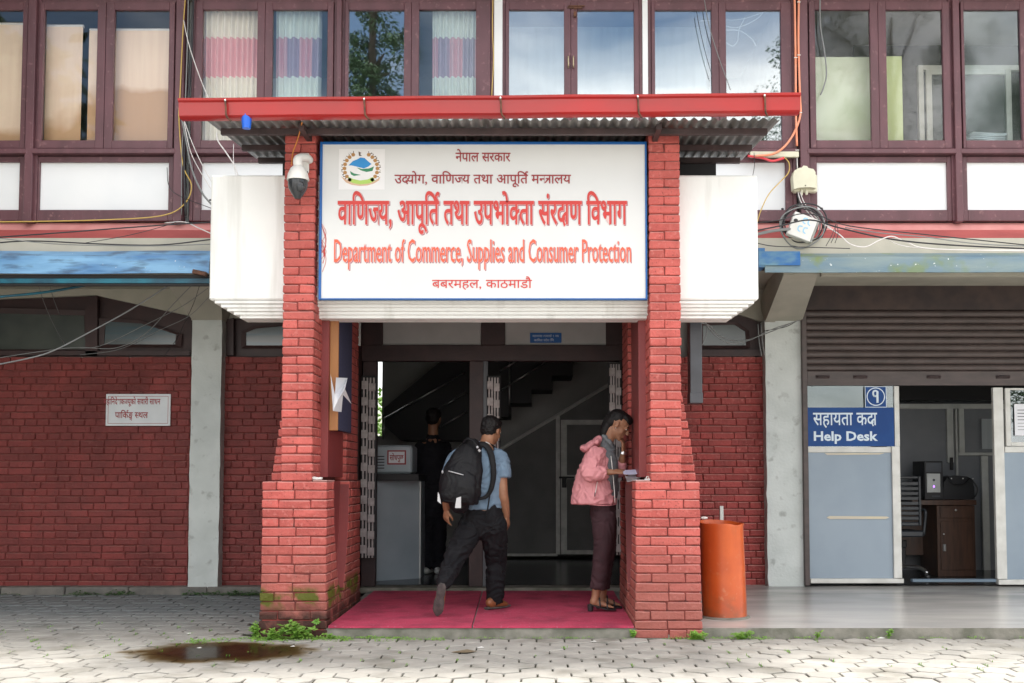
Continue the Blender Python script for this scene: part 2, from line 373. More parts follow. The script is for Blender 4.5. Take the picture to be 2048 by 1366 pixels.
M['print_shadow'] = mat('mauve print', (.36, .14, .17, 1), rough=.5)
M['print_white'] = mat('pale blue print', (.62, .72, .80, 1), rough=.4)
M['signface'] = mat('white flex sheet', (.67, .68, .67, 1), (.64, .65, .64, 1), rough=.35, nscale=1.5)
M['blueframe'] = mat('blue painted frame', lin(18, 90, 160), rough=.4)
M['paper'] = mat('white paper', (.74, .75, .78, 1), rough=.7)
def leafmat(name, a, b):
    m = mat(name, a, b, rough=.5, nscale=30, rand=.15)
    m.node_tree.nodes['Principled BSDF'].inputs['Transmission Weight'].default_value = 0
    return m
M['leaf'] = leafmat('fresh green leaf', (.10, .24, .025, 1), (.20, .36, .05, 1))
M['leaf_dark'] = leafmat('dark leaf', (.03, .075, .02, 1), (.05, .11, .03, 1))
M['bark'] = mat('bark', (.09, .07, .05, 1), (.05, .04, .03, 1), rough=.95, nscale=12, bump=.6)
# ================================================================== SETTING
YW = 2.9          # main lower wall
YU = 1.6          # upper storey front
YG = 1.15         # blue gutters
def slabz(y): return .07 + .018*max(y, 0)
def gz(y): return .04*min(max((y-.3)/2.5, 0), 1)
XC = -.426
# ground sheet to the horizon
mb = MB()
xs = [-150, -8, 8, 150]; ys = [-150, -30, .3, 2.9, 3.2]
for i in range(3):
    for j in range(4):
        mb.add([(xs[i], ys[j], gz(ys[j])-.02), (xs[i+1], ys[j], gz(ys[j])-.02), (xs[i+1], ys[j+1], gz(ys[j+1])-.02), (xs[i], ys[j+1], gz(ys[j+1])-.02)], [(0, 1, 2, 3)])
mb.add([(-150, 3.2, .02), (150, 3.2, .02), (150, 150, .02), (-150, 150, .02)], [(0, 1, 2, 3)])
build('ground', mb, M['ground'], kind='structure')
mb = MB()
for (a, b) in ((-2.9, .3), (.3, 2.9)):
    mb.add([(-7.2, a, gz(a)-.014), (7.2, a, gz(a)-.014), (7.2, b, gz(b)-.014), (-7.2, b, gz(b)-.014)], [(0, 1, 2, 3)])
paving = build('pavement', mb, M['soil'], kind='structure')
M['paver'] = mat('pale cement paver', (.365, .348, .312, 1), (.27, .26, .235, 1), rough=.8, nscale=5, bump=.4, bscale=60, rand=.09, lo=.3, hi=.7)
overlay(M['paver'], (.14, .13, .10, 1), lambda t, g: mathn(t, 'MULTIPLY', noisef(t, g, 2.6, .52, .74, detail=9), .75, clamp=True))
overlay(M['paver'], (.13, .155, .165, 1), lambda t, g: mathn(t, 'MULTIPLY', mathn(t, 'MULTIPLY', ramp(t, sep(t, g).outputs[1], .1, 1.6), ramp(t, sep(t, g).outputs[0], -1.9, -2.3)), .8, clamp=True))  # bluish shade near the left wall mixed into the paver colour
def hexverts(cx, cy, cz, w=.206, var=0):
    s = w/math.sqrt(3)
    vs = []
    tx, ty = rnd.gauss(0, .01), rnd.gauss(0, .01); dz = rnd.gauss(0, .0022)
    for rad, z in ((1-.095, 0), (1-.060, -.004), (1-.055, -.014)):
        for k in range(6):
            a = math.pi/6+k*math.pi/3
            x, y = math.cos(a)*s*rad, math.sin(a)*s*rad
            vs.append((cx+x, cy+y, cz+z+dz+x*tx+y*ty))
    fs = [(0, 1, 2, 3, 4, 5)]
    for r in (0, 6):
        for k in range(6): fs.append((r+k, r+6+k, r+6+(k+1) % 6, r+(k+1) % 6))
    return vs, fs
hm = []
for k in range(8):
    v, f = hexverts(0, 0, 0); me = bpy.data.meshes.new('paving_block'); me.from_pydata([(a+rnd.gauss(0, .0012), b+rnd.gauss(0, .0012), c) for a, b, c in v], [], f); me.materials.append(M['paver']); hm.append(me)
spots = []
wv = .206; ph = wv/math.sqrt(3)*1.5
for j in range(-17, 16):
    y = j*ph + .03
    for i in range(-34, 34):
        x = (i + .5*(j % 2))*wv + .02*math.sin(j*.35)
        if y > -.09 and x > -1.62 or y < -2.9 or y > 2.72: continue
        if -2.25 < x < -1.5 and y > -.09 and y < 1.8: continue
        p = PX((x, y, 0)); vis = -40 < p[0] < 2090 and p[1] < 1385
        spots.append(((0 if vis else 100)-y, x, y))
spots.sort()
vis = [s for s in spots if s[0] < 50]; near = sorted(vis, key=lambda s: s[2])[:300]; ns = set(near)
for s, x, y in near:
    o = link('paving_block', hm[rnd.randrange(8)], paving); z = gz(y)
    o.location = Vector((x, y, z)) - _off[paving.name]; o.rotation_euler = (0, 0, rnd.gauss(0, .02) + rnd.randrange(6)*math.pi/3)
mb = MB()
for s in spots:
    if s in ns: continue
    v, f = hexverts(s[1], s[2], gz(s[2])); mb.add(v, f)
build('paving_blocks', mb, M['paver'], paving, kind='stuff')
# cement slab in front of the offices and under the porch
mb = MB(); mb.cur = 0
x0, x1 = -1.62, 7.2
mb.add([(x0, .02, slabz(0)), (x1, .02, slabz(0)), (x1, 2.95, slabz(2.95)), (x0, 2.95, slabz(2.95))], [(0, 1, 2, 3)])
mb.cur = 1
n = 60; top = []; bot = []
for i in range(n+1):
    x = x0 + (x1-x0)*i/n; top.append((x, .02, slabz(0))); bot.append((x, .005+.012*noise.noise(Vector((x*3, 0, 0))), -.02))
    
for i in range(n): mb.add([bot[i], bot[i+1], top[i+1], top[i]], [(0, 1, 2, 3)])
mb.add([(x0, .02, -.02), (x0, 2.95, -.02), (x0, 2.95, slabz(2.95)), (x0, .02, slabz(0))], [(0, 3, 2, 1)])
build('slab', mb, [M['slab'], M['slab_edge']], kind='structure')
mb = MB()
x = -7.2
while x < -2.15:
    l = rnd.uniform(.55, .8); mb.cbox(x+.004, min(x+l, -2.12)-.004, 2.72+rnd.uniform(-.006, .006), 2.93, .0, gz(3)+.075+rnd.uniform(-.004, .004), c=.008, jit=.003); x += l
build('stone_plinth', mb, M['kerb'], kind='structure')

# ------------------------------------------------------------------ lower walls of brick
ZT = WZ(713, YW)             # top of brickwork
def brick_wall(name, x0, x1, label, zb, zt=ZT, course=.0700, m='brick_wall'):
    t = thing(name, ((x0+x1)/2, YW, zb), label, 'brick wall')
    build('wall_core', MB().box(x0, x1, YW+.004, YW+.2, zb, zt-.01), M['mortar'], t)
    B = Bricks(); n = int(round((zt-zb)/course)); ch = (zt-zb)/n
    for k in range(n):
        z = zb+k*ch; x = x0 - (.0 if k % 2 else .06) - (0 if (k//2) % 2 else .115)*(k % 2 == 0)
        while x < x1-.01:
            l = (.242 if k % 2 == 0 else .121)*rnd.uniform(.96, 1.04)
            a, b = max(x, x0), min(x+l, x1)
            if k % 2 and rnd.random() < .12: b = min(x+l*1.9, x1); l *= 1.9
            B.add(a, b, YW-.012, YW+.1, z, z+ch, jy=.0045, g=.0038); x += l
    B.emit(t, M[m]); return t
xa = WX(380, YW, 900)
brick_wall('brick_wall', -6.9, xa, 'long shade darkened red brick wall carrying the parking notice, left of the pale column', .09)
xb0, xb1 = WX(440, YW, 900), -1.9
brick_wall('brick_wall', xb0, xb1, 'narrow shade darkened red brick wall between the pale column and the left porch pillar', .09)
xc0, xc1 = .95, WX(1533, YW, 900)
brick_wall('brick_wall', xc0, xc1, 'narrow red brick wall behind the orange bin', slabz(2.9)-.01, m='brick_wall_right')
# columns
def column(x0, x1, zb, label):
    t = thing('concrete_column', ((x0+x1)/2, YW-.1, zb), label, 'column')
    mb = MB(); n = 26; z0, z1 = zb, WZ(640, YW-.15)
    vs = []; fs = []
    for i in range(n+1):
        z = z0+(z1-z0)*i/n; j = lambda: rnd.gauss(0, .0025) + (rnd.uniform(-.01, .01) if i < 2 else 0)
        vs += [(x0+j(), YW-.15+j()*.5, z), (x1+j(), YW-.15+j()*.5, z), (x1, YW+.15, z), (x0, YW+.15, z)]
    for i in range(n):
        for k in range(4): fs.append((4*i+k, 4*i+(k+1) % 4, 4*i+4+(k+1) % 4, 4*i+4+k))
    fs += [(3, 2, 1, 0), (4*n, 4*n+1, 4*n+2, 4*n+3)]
    mb.add(vs, fs); build('shaft', mb, M['greywash'], t); return t, z1
cl0, cl1 = WX(380, YW-.15, 900), WX(440, YW-.15, 900)
t, zc = column(cl0, cl1, .08, 'pale distempered column between the two left brick walls, flaring under the blue gutter')
zs = WZ(580, YW-.45)
mb = MB(); e = .13
mb.add([(cl0, YW-.15, zc), (cl1, YW-.15, zc), (cl1, YW+.1, zc), (cl0, YW+.1, zc), (cl0-e, YW-.7, zs+.08), (cl1+e, YW-.7, zs+.08), (cl1+e, YW+.1, zs+.08), (cl0-e, YW+.1, zs+.08)],
       [(0, 1, 5, 4), (1, 2, 6, 5), (3, 0, 4, 7), (4, 5, 6, 7), (0, 3, 2, 1)])
build('capital', mb, M['beige'], t)
cr0, cr1 = WX(1533, YW-.15, 900), WX(1607, YW-.15, 900)
t, zc = column(cr0, cr1, slabz(2.8)-.01, 'pale distempered column with chipped edge, left of the help desk shutter')
mb = MB()
p0 = (W(1530, 642, YW-.15), W(1604, 642, YW-.15)); p1 = (W(1567, 548, 1.5), W(1636, 548, 1.5))
for dx0, dx1, dz in ((0, .10, .012), (.104, None, 0)):
    A = Vector((p0[0].x+dx0, p0[0].y, p0[0].z-dz)); Bq = Vector((p0[1].x if dx1 is None else p0[0].x+dx1, p0[0].y, p0[0].z-dz))
    C = Vector((p1[0].x+dx0*.9, 1.5, p1[0].z-dz)); D = Vector((p1[1].x if dx1 is None else p1[0].x+dx1*.9, 1.5, p1[0].z-dz))
    up = Vector((0, 0, .25)); bk = Vector((0, .3, 0))
    mb.add([A, Bq, D, C, A+up+bk, Bq+up+bk, D+up, C+up], [(0, 1, 2, 3), (1, 5, 6, 2), (4, 0, 3, 7), (3, 2, 6, 7), (0, 4, 5, 1), (4, 7, 6, 5)])
build('bracket', mb, M['beige'], t)
# beige walling over the transoms + soffit of the upper storey
ZS = WZ(556, 1.5)+.02
def arch_poly(pts, Y): return [(W(a, b, Y).x, W(a, b, Y).z) for a, b in pts]
def transom(label, outer, lights, Y=YW+.02, mullions=()):
    t = thing('transom_window', W(sum(p[0] for p in outer)/len(outer), max(p[1] for p in outer), Y), label, 'window')
    P = arch_poly(outer, Y); mb = MB(); mb.prism(P, Y+.06, Y+.11)
    build('frame', mb, M['darkwood'], t)
    for mu in mullions:
        build('mullion', MB().prism(arch_poly(mu, Y), Y-.02, Y+.058), M['darkwood'], t)
    for lp, gm in lights:
        q = arch_poly(lp, Y); c = Vector((sum(p[0] for p in q)/len(q), 0, sum(p[1] for p in q)/len(q)))
        big = [((p[0]-c.x)*1.18+c.x + (.0), (p[1]-c.z)*1.3+c.z) for p in q]
        mb = MB(); n = len(q)
        vs = [(p[0], Y+.02, p[1]) for p in big] + [(p[0], Y+.035, p[1]) for p in q] + [(p[0], Y+.058, p[1]) for p in q]
        mb.add(vs, [(i, (i+1) % n, n+(i+1) % n, n+i) for i in range(n)] + [(n+i, n+(i+1) % n, 2*n+(i+1) % n, 2*n+i) for i in range(n)])
        sf = build('sash', mb, M['darkwood'], t)
        build('pane', MB().prism(q, Y+.045, Y+.05), gm, sf)
    return t
M['pane_dull'] = mat('dusty glass', (.085, .095, .085, 1), (.06, .07, .065, 1), rough=.18, nscale=4, spec=.8)
M['pane_blue'] = mat('dusty glass over blue slats', (.05, .10, .125, 1), (.085, .10, .10, 1), rough=.18, nscale=3, stretch=(.3, 1, 6), spec=.8)
transom('wide dark transom window under the left blue gutter with a sloping head', [(-70, 712), (-70, 600), (190, 590), (380, 632), (380, 712)],
        [([(-60, 698), (-60, 624), (165, 630), (168, 698)], M['pane_dull']), ([(205, 688), (208, 642), (280, 646), (350, 668), (348, 688)], M['pane_blue'])],
        mullions=[[(172, 711), (172, 596), (196, 592), (196, 711)], [(-70, 711), (-70, 702), (380, 702), (380, 711)]])
transom('small dark transom window between the pale column and the left porch pillar', [(447, 712), (447, 640), (500, 628), (600, 628), (600, 712)],
        [([(490, 690), (490, 664), (510, 656), (600, 648), (600, 690)], M['pane_blue'])], mullions=[[(450, 711), (450, 640), (468, 636), (468, 711)]])
transom('small transom window with a pale paper behind it, right of the grey metal duct', [(1380, 714), (1380, 628), (1480, 628), (1530, 645), (1530, 714)],
        [([(1407, 690), (1407, 650), (1470, 648), (1492, 662), (1494, 690)], M['pane_dull'])], mullions=[[(1400, 713), (1400, 700), (1530, 700), (1530, 713)]])
mb = MB()
for poly in ([(-90, 600), (-90, 520), (190, 520), (190, 590)], [(190, 590), (190, 520), (382, 520), (382, 632)], [(382, 640), (382, 520), (452, 520), (452, 640)],
             [(452, 640), (452, 520), (500, 520), (500, 630)], [(500, 629), (500, 520), (700, 520), (700, 629)],
             [(1260, 629), (1260, 500), (1480, 500), (1480, 629)], [(1480, 629), (1480, 500), (1532, 500), (1532, 646)]):
    P = arch_poly(poly, YW+.02); mb.prism(P, YW+.03, YW+.2)
mb.box(-6.9, WX(-90, YW), YW+.03, YW+.2, WZ(714, YW), WZ(520, YW))
build('beige_wall', mb, M['beige'], kind='structure')
mb = MB(); mb.box(-6.9, 6.9, 1.3, 3.2, ZS+.12, ZS+.3)
build('soffit_slab', mb, M['beige'], kind='structure')
# beam (pink band) under upper windows
zb1, zb0, zbm = WZ(441, YU-.08), WZ(490, YU-.08), WZ(458, YU-.08)
mb = MB(); mb.cur = 0; mb.box(-6.9, 6.9, YU-.02, YU+.3, ZS+.12, zbm+.005)
mb.cur = 1; mb.add([(-6.9, YU-.02, zbm), (6.9, YU-.02, zbm), (6.9, YU+.06, zb1+.01), (-6.9, YU+.06, zb1+.01)], [(0, 1, 2, 3)])
build('floor_beam', mb, [M['pinkband'], M['pinkledge']], kind='structure')
# ------------------------------------------------------------------ upper storey windows
zt0 = WZ(-6, YU); zsash_t, zp_t, zp_b, zsash_b = WZ(6, YU), WZ(21, YU), WZ(282, YU), WZ(298, YU)
zsill_t, zsill_b = WZ(300, YU), WZ(310, YU); zl_t, zlp_t, zlp_b, zl_b = WZ(312, YU), WZ(323, YU), WZ(419, YU), WZ(441, YU)
UX = lambda p: WX(p, YU, 150)
def frame4(mb, x0, x1, z0, z1, wl, wr, wb, wt, y0, y1, c=.003):
    mb.cbox(x0, x0+wl, y0, y1, z0, z1, c); mb.cbox(x1-wr, x1, y0, y1, z0, z1, c)
    mb.cbox(x0+wl+.0005, x1-wr-.0005, y0+.001, y1-.001, z0, z0+wb, c); mb.cbox(x0+wl+.0005, x1-wr-.0005, y0+.001, y1-.001, z1-wt, z1, c)
def bay(x0, x1, panes, lower, label, handle=None, gm=('glass', 'glass')):
    t = thing('casement_window', ((x0+x1)/2, YU, zl_b), label, 'window', None)
    mb = MB(); y0, y1 = YU, YU+.09
    mb.cbox(x0, x0+.03, y0, y1, zl_b, zt0, .003); mb.cbox(x1-.03, x1, y0, y1, zl_b, zt0, .003)
    mb.cbox(x0+.031, x1-.031, y0+.01, y1, zsill_b, zsill_t+.01, .003)
    mb.cbox(x0+.031, x1-.031, y0+.01, y1, zsash_t+.004, zt0, .003)
    build('frame', mb, M['wood'], t)
    build('sill', MB().cbox(x0-.005, x1+.005, YU-.055, YU+.0, zsill_b, zsill_t, .005), M['wood'], t)
    # lower frame with white board
    a, b = lower; mb = MB(); frame4(mb, x0+.031, x1-.031, zl_b, zl_t, a-x0-.031, x1-.031-b, zlp_b-zl_b, zl_t-zlp_t, YU+.012, YU+.07)
    lf = build('lower_frame', mb, M['wood'], t)
    build('board', MB().box(a-.01, b+.01, YU+.045, YU+.06, zlp_b-.01, zlp_t+.01), M['panel'], lf)
    sx = [x0+.031, (panes[0][1]+panes[1][0])/2, x1-.031]
    for k, (a, b) in enumerate(panes):
        s0, s1 = sx[k]+.001, sx[k+1]-.001; mb = MB(); yj = rnd.uniform(-.006, .004)
        frame4(mb, s0, s1, zsash_b, zsash_t, a-s0, s1-b, zp_b-zsash_b, zsash_t-zp_t, YU-.022+yj, YU+.022+yj)
        s = build('sash', mb, M['wood'], t)
        build('pane', MB().box(a-.008, b+.008, YU+.004+yj, YU+.008+yj, zp_b-.008, zp_t+.008), M[gm[k]], s)
        if handle:
            hx = s1-.022 if k == 0 else s0+.022; z = WZ(127, YU)
            build('handle', MB().tube(crom([(hx, YU-.025, z-.05), (hx, YU-.055, z-.04), (hx, YU-.055, z+.04), (hx, YU-.025, z+.05)], 4), .007, 6), M['brass'], s, smooth='all')
    return t
M['brass'] = mat('dull brass', (.45, .38, .25, 1), rough=.4, metal=.7)
BAYS = [
 (-215, 62, [(-190, -90), (-62, 45)], (-195, 38), 'casement window at the far left edge, beige blinds behind it'),
 (73, 356, [(88, 195), (228, 338)], (80, 337), 'casement window with beige blinds, left of the cable bundle'),
 (383, 674, [(405, 515), (545, 655)], (404, 652), 'casement window with pink banded curtain filling its left pane and part of the right'),
 (683, 988, [(697, 808), (838, 952)], (705, 960), 'casement window with a dark left pane and one bunched curtain at right'),
 (1004, 1285, [(1018, 1128), (1155, 1268)], (1020, 1268), 'casement window with two brass handles and a bolt above the sign'),
 (1296, 1590, [(1310, 1423), (1452, 1562)], (1310, 1569), 'casement window with loose white wires in its right pane'),
 (1611, 1906, [(1630, 1740), (1772, 1885)], (1633, 1893), 'casement window with a pale green board behind, right of the orange conduits'),
 (1915, 2200, [(1928, 2040), (2072, 2180)], (1934, 2180), 'casement window at the right edge with a stack of paper on its sill'),
]
bays = []
for i, (a, b, ps, lo, lab) in enumerate(BAYS):
    bays.append(bay(UX(a), UX(b), [(UX(p), UX(q)) for p, q in ps], (WX(lo[0]-3, YU, 370), WX(lo[1]-1, YU, 370)) if i < 4 else (WX(lo[0]+2, YU, 370), WX(lo[1]+3, YU, 370)), lab, handle=(i == 4), gm=(('glass', 'glass'), ('glass', 'glass'), ('glass', 'glass_mid'), ('glass_strong', 'glass_mid'), ('glass_strong', 'glass_strong'), ('glass_strong', 'glass_strong'), ('glass', 'glass'), ('glass_mid', 'glass'))[i]))
for o in bays: o['group'] = 'upper storey casement windows'
# slide bolt and padlock on the middle window
z = WZ(18, YU); x = UX(1150)
mb = MB().box(x-.07, x+.07, YU-.035, YU-.023, z-.008, z+.008).tube([(x-.06, YU-.04, z+.012), (x+.09, YU-.04, z+.012)], .007).box(x-.012, x+.012, YU-.05, YU-.026, z-.09, z-.045).tube([(x-.008, YU-.04, z-.05), (x-.008, YU-.04, z-.012), (x+.008, YU-.04, z-.012), (x+.008, YU-.04, z-.05)], .003)
build('bolt', mb, M['rust'], bays[4])
for i, px, py in ((6, 1643, 417), (5, 1565, 418), (2, 421, 400)):
    build('knot_hole', MB().ball(W(px, py, YU+.044), (.014, .003, .010), 8, 5), M['black'], bays[i])
# posts between bays
posts = [(58, 74, M['wood'], 'slim brown post between the first two windows from the left'), (354, 371, M['wood'], 'brown post behind the yellow cable'), (674, 684, M['wood'], 'slim brown post right of the full curtain window'),
         (988, 1005, M['panel'], 'white strip post left of the window with brass handles'), (1285, 1296, M['panel'], 'white strip post right of the window with brass handles'),
         (1596, 1614, M['wood'], 'brown post behind the orange conduits'), (1904, 1917, M['wood'], 'slim brown post between the two right windows')]
for a, b, m, lab in posts:
    p = thing('window_post', (UX((a+b)/2), YU, zl_b), lab, 'post')
    y = YU-.05 if m is M['wood'] else YU-.012
    build('post', MB().cbox(UX(a), UX(b), y, YU+.08, zl_b-.02, zt0+.03, .004), m, p)
# building body: upper wall and roof, rooms behind
zroof = zt0+.25
mb = MB()
mb.box(-6.9, 6.9, YU-.02, YU+.25, zt0, zroof); mb.box(-7.2, 7.2, YU-.75, 8.2, zroof, zroof+.16)
mb.box(-6.9, -6.7, YU, 8, -.02, zroof); mb.box(6.7, 6.9, YU, 8, -.02, zroof)
mb.box(-6.9, UX(-215)+.0, YU, YU+.2, zl_b-.05, zt0); mb.box(UX(2200), 6.9, YU, YU+.2, zl_b-.05, zt0)
build('upper_wall', mb, M['beige'], kind='structure')
zfl = zl_b-.05
M['roomwall'] = mat('pale room wall', (.46, .50, .50, 1), (.40, .44, .44, 1), rough=.8)
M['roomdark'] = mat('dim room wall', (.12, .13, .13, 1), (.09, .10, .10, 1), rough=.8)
mb = MB(); mb.box(-6.7, 6.7, 4.4, 4.5, zfl, zroof); mb.box(-6.7, 6.7, YU+.3, 4.4, ZS+.3, zfl+.0)
for p in (365, 978, 1600): mb.box(UX(p)-.04, UX(p)+.04, YU+.12, 4.4, zfl, zroof)
build('room_wall', mb, M['roomwall'], kind='structure')
# blinds (left bays)
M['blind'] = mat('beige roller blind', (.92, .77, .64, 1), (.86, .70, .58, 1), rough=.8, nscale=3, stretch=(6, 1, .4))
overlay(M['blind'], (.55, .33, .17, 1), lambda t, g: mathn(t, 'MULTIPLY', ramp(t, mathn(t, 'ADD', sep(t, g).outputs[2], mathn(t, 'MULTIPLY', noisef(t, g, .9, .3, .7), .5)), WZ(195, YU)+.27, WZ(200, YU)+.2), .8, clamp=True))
def blind(a, b, ta, label):
    y = YU+.13; n = 24; vs = []; zt_, zb_ = WZ(ta, YU), WZ(292, YU)
    mb = MB(); mb.cbox(UX(a), UX(b), y, y+.004, zb_, zt_, .001); 
    t = thing('window_blind', (UX((a+b)/2), y, zb_), label, 'blind', 'beige blinds behind the left windows')
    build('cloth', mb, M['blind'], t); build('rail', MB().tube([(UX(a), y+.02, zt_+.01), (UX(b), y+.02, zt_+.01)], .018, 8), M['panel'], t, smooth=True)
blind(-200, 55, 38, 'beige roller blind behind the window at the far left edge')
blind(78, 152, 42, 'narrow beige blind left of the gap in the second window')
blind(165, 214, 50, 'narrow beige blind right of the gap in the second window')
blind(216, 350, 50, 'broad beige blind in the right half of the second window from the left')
# curtains
def curtmat(name, a, bnd, bnd2):
    m = mat(name, a, tuple(c*.93 for c in a[:3])+(1,), rough=.85, nscale=8)
    zA, zB = WZ(66, YU), WZ(145, YU)
    inb = lambda t, g: mathn(t, 'MULTIPLY', mathn(t, 'LESS_THAN', sep(t, g).outputs[2], zA), mathn(t, 'GREATER_THAN', sep(t, g).outputs[2], zB))
    overlay(m, bnd, inb)
    if bnd2: overlay(m, bnd2, lambda t, g: mathn(t, 'MULTIPLY', inb(t, g), mathn(t, 'GREATER_THAN', mathn(t, 'SINE', mathn(t, 'MULTIPLY', sep(t, g).outputs[0], 27)), .1)))
    return m
M['curt1'] = curtmat('cream curtain with pink band', (.82, .81, .74, 1), (.74, .42, .46, 1), None)
M['curt2'] = curtmat('cream curtain with mauve and pink band', (.84, .83, .77, 1), (.76, .42, .47, 1), (.46, .36, .46, 1))
def curtain(a, b, m, label, folds=9, pinch=0):
    y = YU+.12; mb = MB(); n = folds*8; nz = 14; vs = []; zb_, zt_ = WZ(300, YU), zt0
    for j in range(nz+1):
        f = j/nz; z = zb_+(zt_-zb_)*f
        for i in range(n+1):
            u = i/n; x = UX(a)+(UX(b)-UX(a))*u
            if pinch: x = UX(b)-(UX(b)-x)*(1-pinch*math.exp(-((z-WZ(40, YU))/.35)**2)*1.0)
            vs.append((x, y+.028*math.sin(u*folds*2*math.pi+math.sin(u*9)*1.2+.4*math.sin(f*3))+.01*math.sin(f*5+u*4), z))
    mb.add(vs, [(j*(n+1)+i, j*(n+1)+i+1, (j+1)*(n+1)+i+1, (j+1)*(n+1)+i) for j in range(nz) for i in range(n)])
    build('curtain', mb, m, smooth='all', label=label, cat='curtain', group='curtains behind the upper windows')
curtain(398, 528, M['curt1'], 'cream curtain with a wide pink band filling the left pane above the canopy', 11)
curtain(545, 637, M['curt2'], 'cream curtain with a mauve and pink band, left of a strip of blue glass', 7)
curtain(862, 960, M['curt2'], 'bunched cream and pink curtain with a torn left edge, beside the white strip', 9, pinch=.0)
# sheer wall behind middle bays, board etc at right
M['sheer'] = mat('pale net curtain', (.50, .54, .56, 1), (.42, .46, .48, 1), rough=.9, nscale=4, stretch=(5, 1, .3))
build('net_curtain', MB().box(UX(1015), UX(1430), YU+.5, YU+.51, zfl, WZ(0, YU)-.05), M['sheer'], label='pale net curtain behind the window with brass handles', cat='curtain')
M['green_board'] = mat('pale green board', (.50, .60, .45, 1), (.55, .60, .50, 1), rough=.5, nscale=2)
M['green_side'] = mat('yellow green board', (.52, .62, .33, 1), rough=.5)
t = thing('notice_cabinet', W(1720, 280, YU+.2), 'pale green cupboard standing behind the glass right of the conduits', 'cupboard')
build('door', MB().cbox(UX(1620), UX(1762), YU+.17, YU+.19, WZ(300, YU), WZ(100, YU), .003), M['green_board'], t)
build('side', MB().cbox(UX(1765), UX(1817), YU+.175, YU+.45, WZ(300, YU), WZ(98, YU), .003), M['green_side'], t)
# inner aluminium window
t = thing('inner_window', W(1940, 290, YU+.9), 'white aluminium window seen inside the right hand room', 'window')
yy = YU+.6; mb = MB()
frame4(mb, WX(1838, yy, 200), WX(2090, yy, 200), WZ(300, yy), WZ(130, yy), .05, .05, .05, .05, yy, yy+.05)
build('frame', mb, M['alu_white'], t); mb = MB()
frame4(mb, WX(1852, yy, 200), WX(2022, yy, 200), WZ(295, yy), WZ(140, yy), .055, .055, .05, .05, yy-.02, yy+.01)
s = build('sash', mb, M['alu_white'], t)
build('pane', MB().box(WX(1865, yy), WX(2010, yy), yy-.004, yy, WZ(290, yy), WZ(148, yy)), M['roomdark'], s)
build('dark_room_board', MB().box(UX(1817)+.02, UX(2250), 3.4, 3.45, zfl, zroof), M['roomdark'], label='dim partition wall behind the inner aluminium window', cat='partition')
t = thing('paper_stack', W(1982, 280, YU+.15), 'untidy stack of paper lying inside on the right window sill', 'papers')
for k in range(13):
    z = WZ(279, YU)+.0075*k; sx = rnd.uniform(-.02, .02)
    M4 = Matrix.Translation((UX(1982)+sx, YU+.2, z)) @ Matrix.Rotation(rnd.gauss(0, .12), 4, 'Z') @ Matrix.Rotation(rnd.gauss(0, .02), 4, 'Y')
    build('sheaf', MB().cbox(-.17, .17, -.1, .1, 0, .005, .001, M=M4), M['paper'], t)
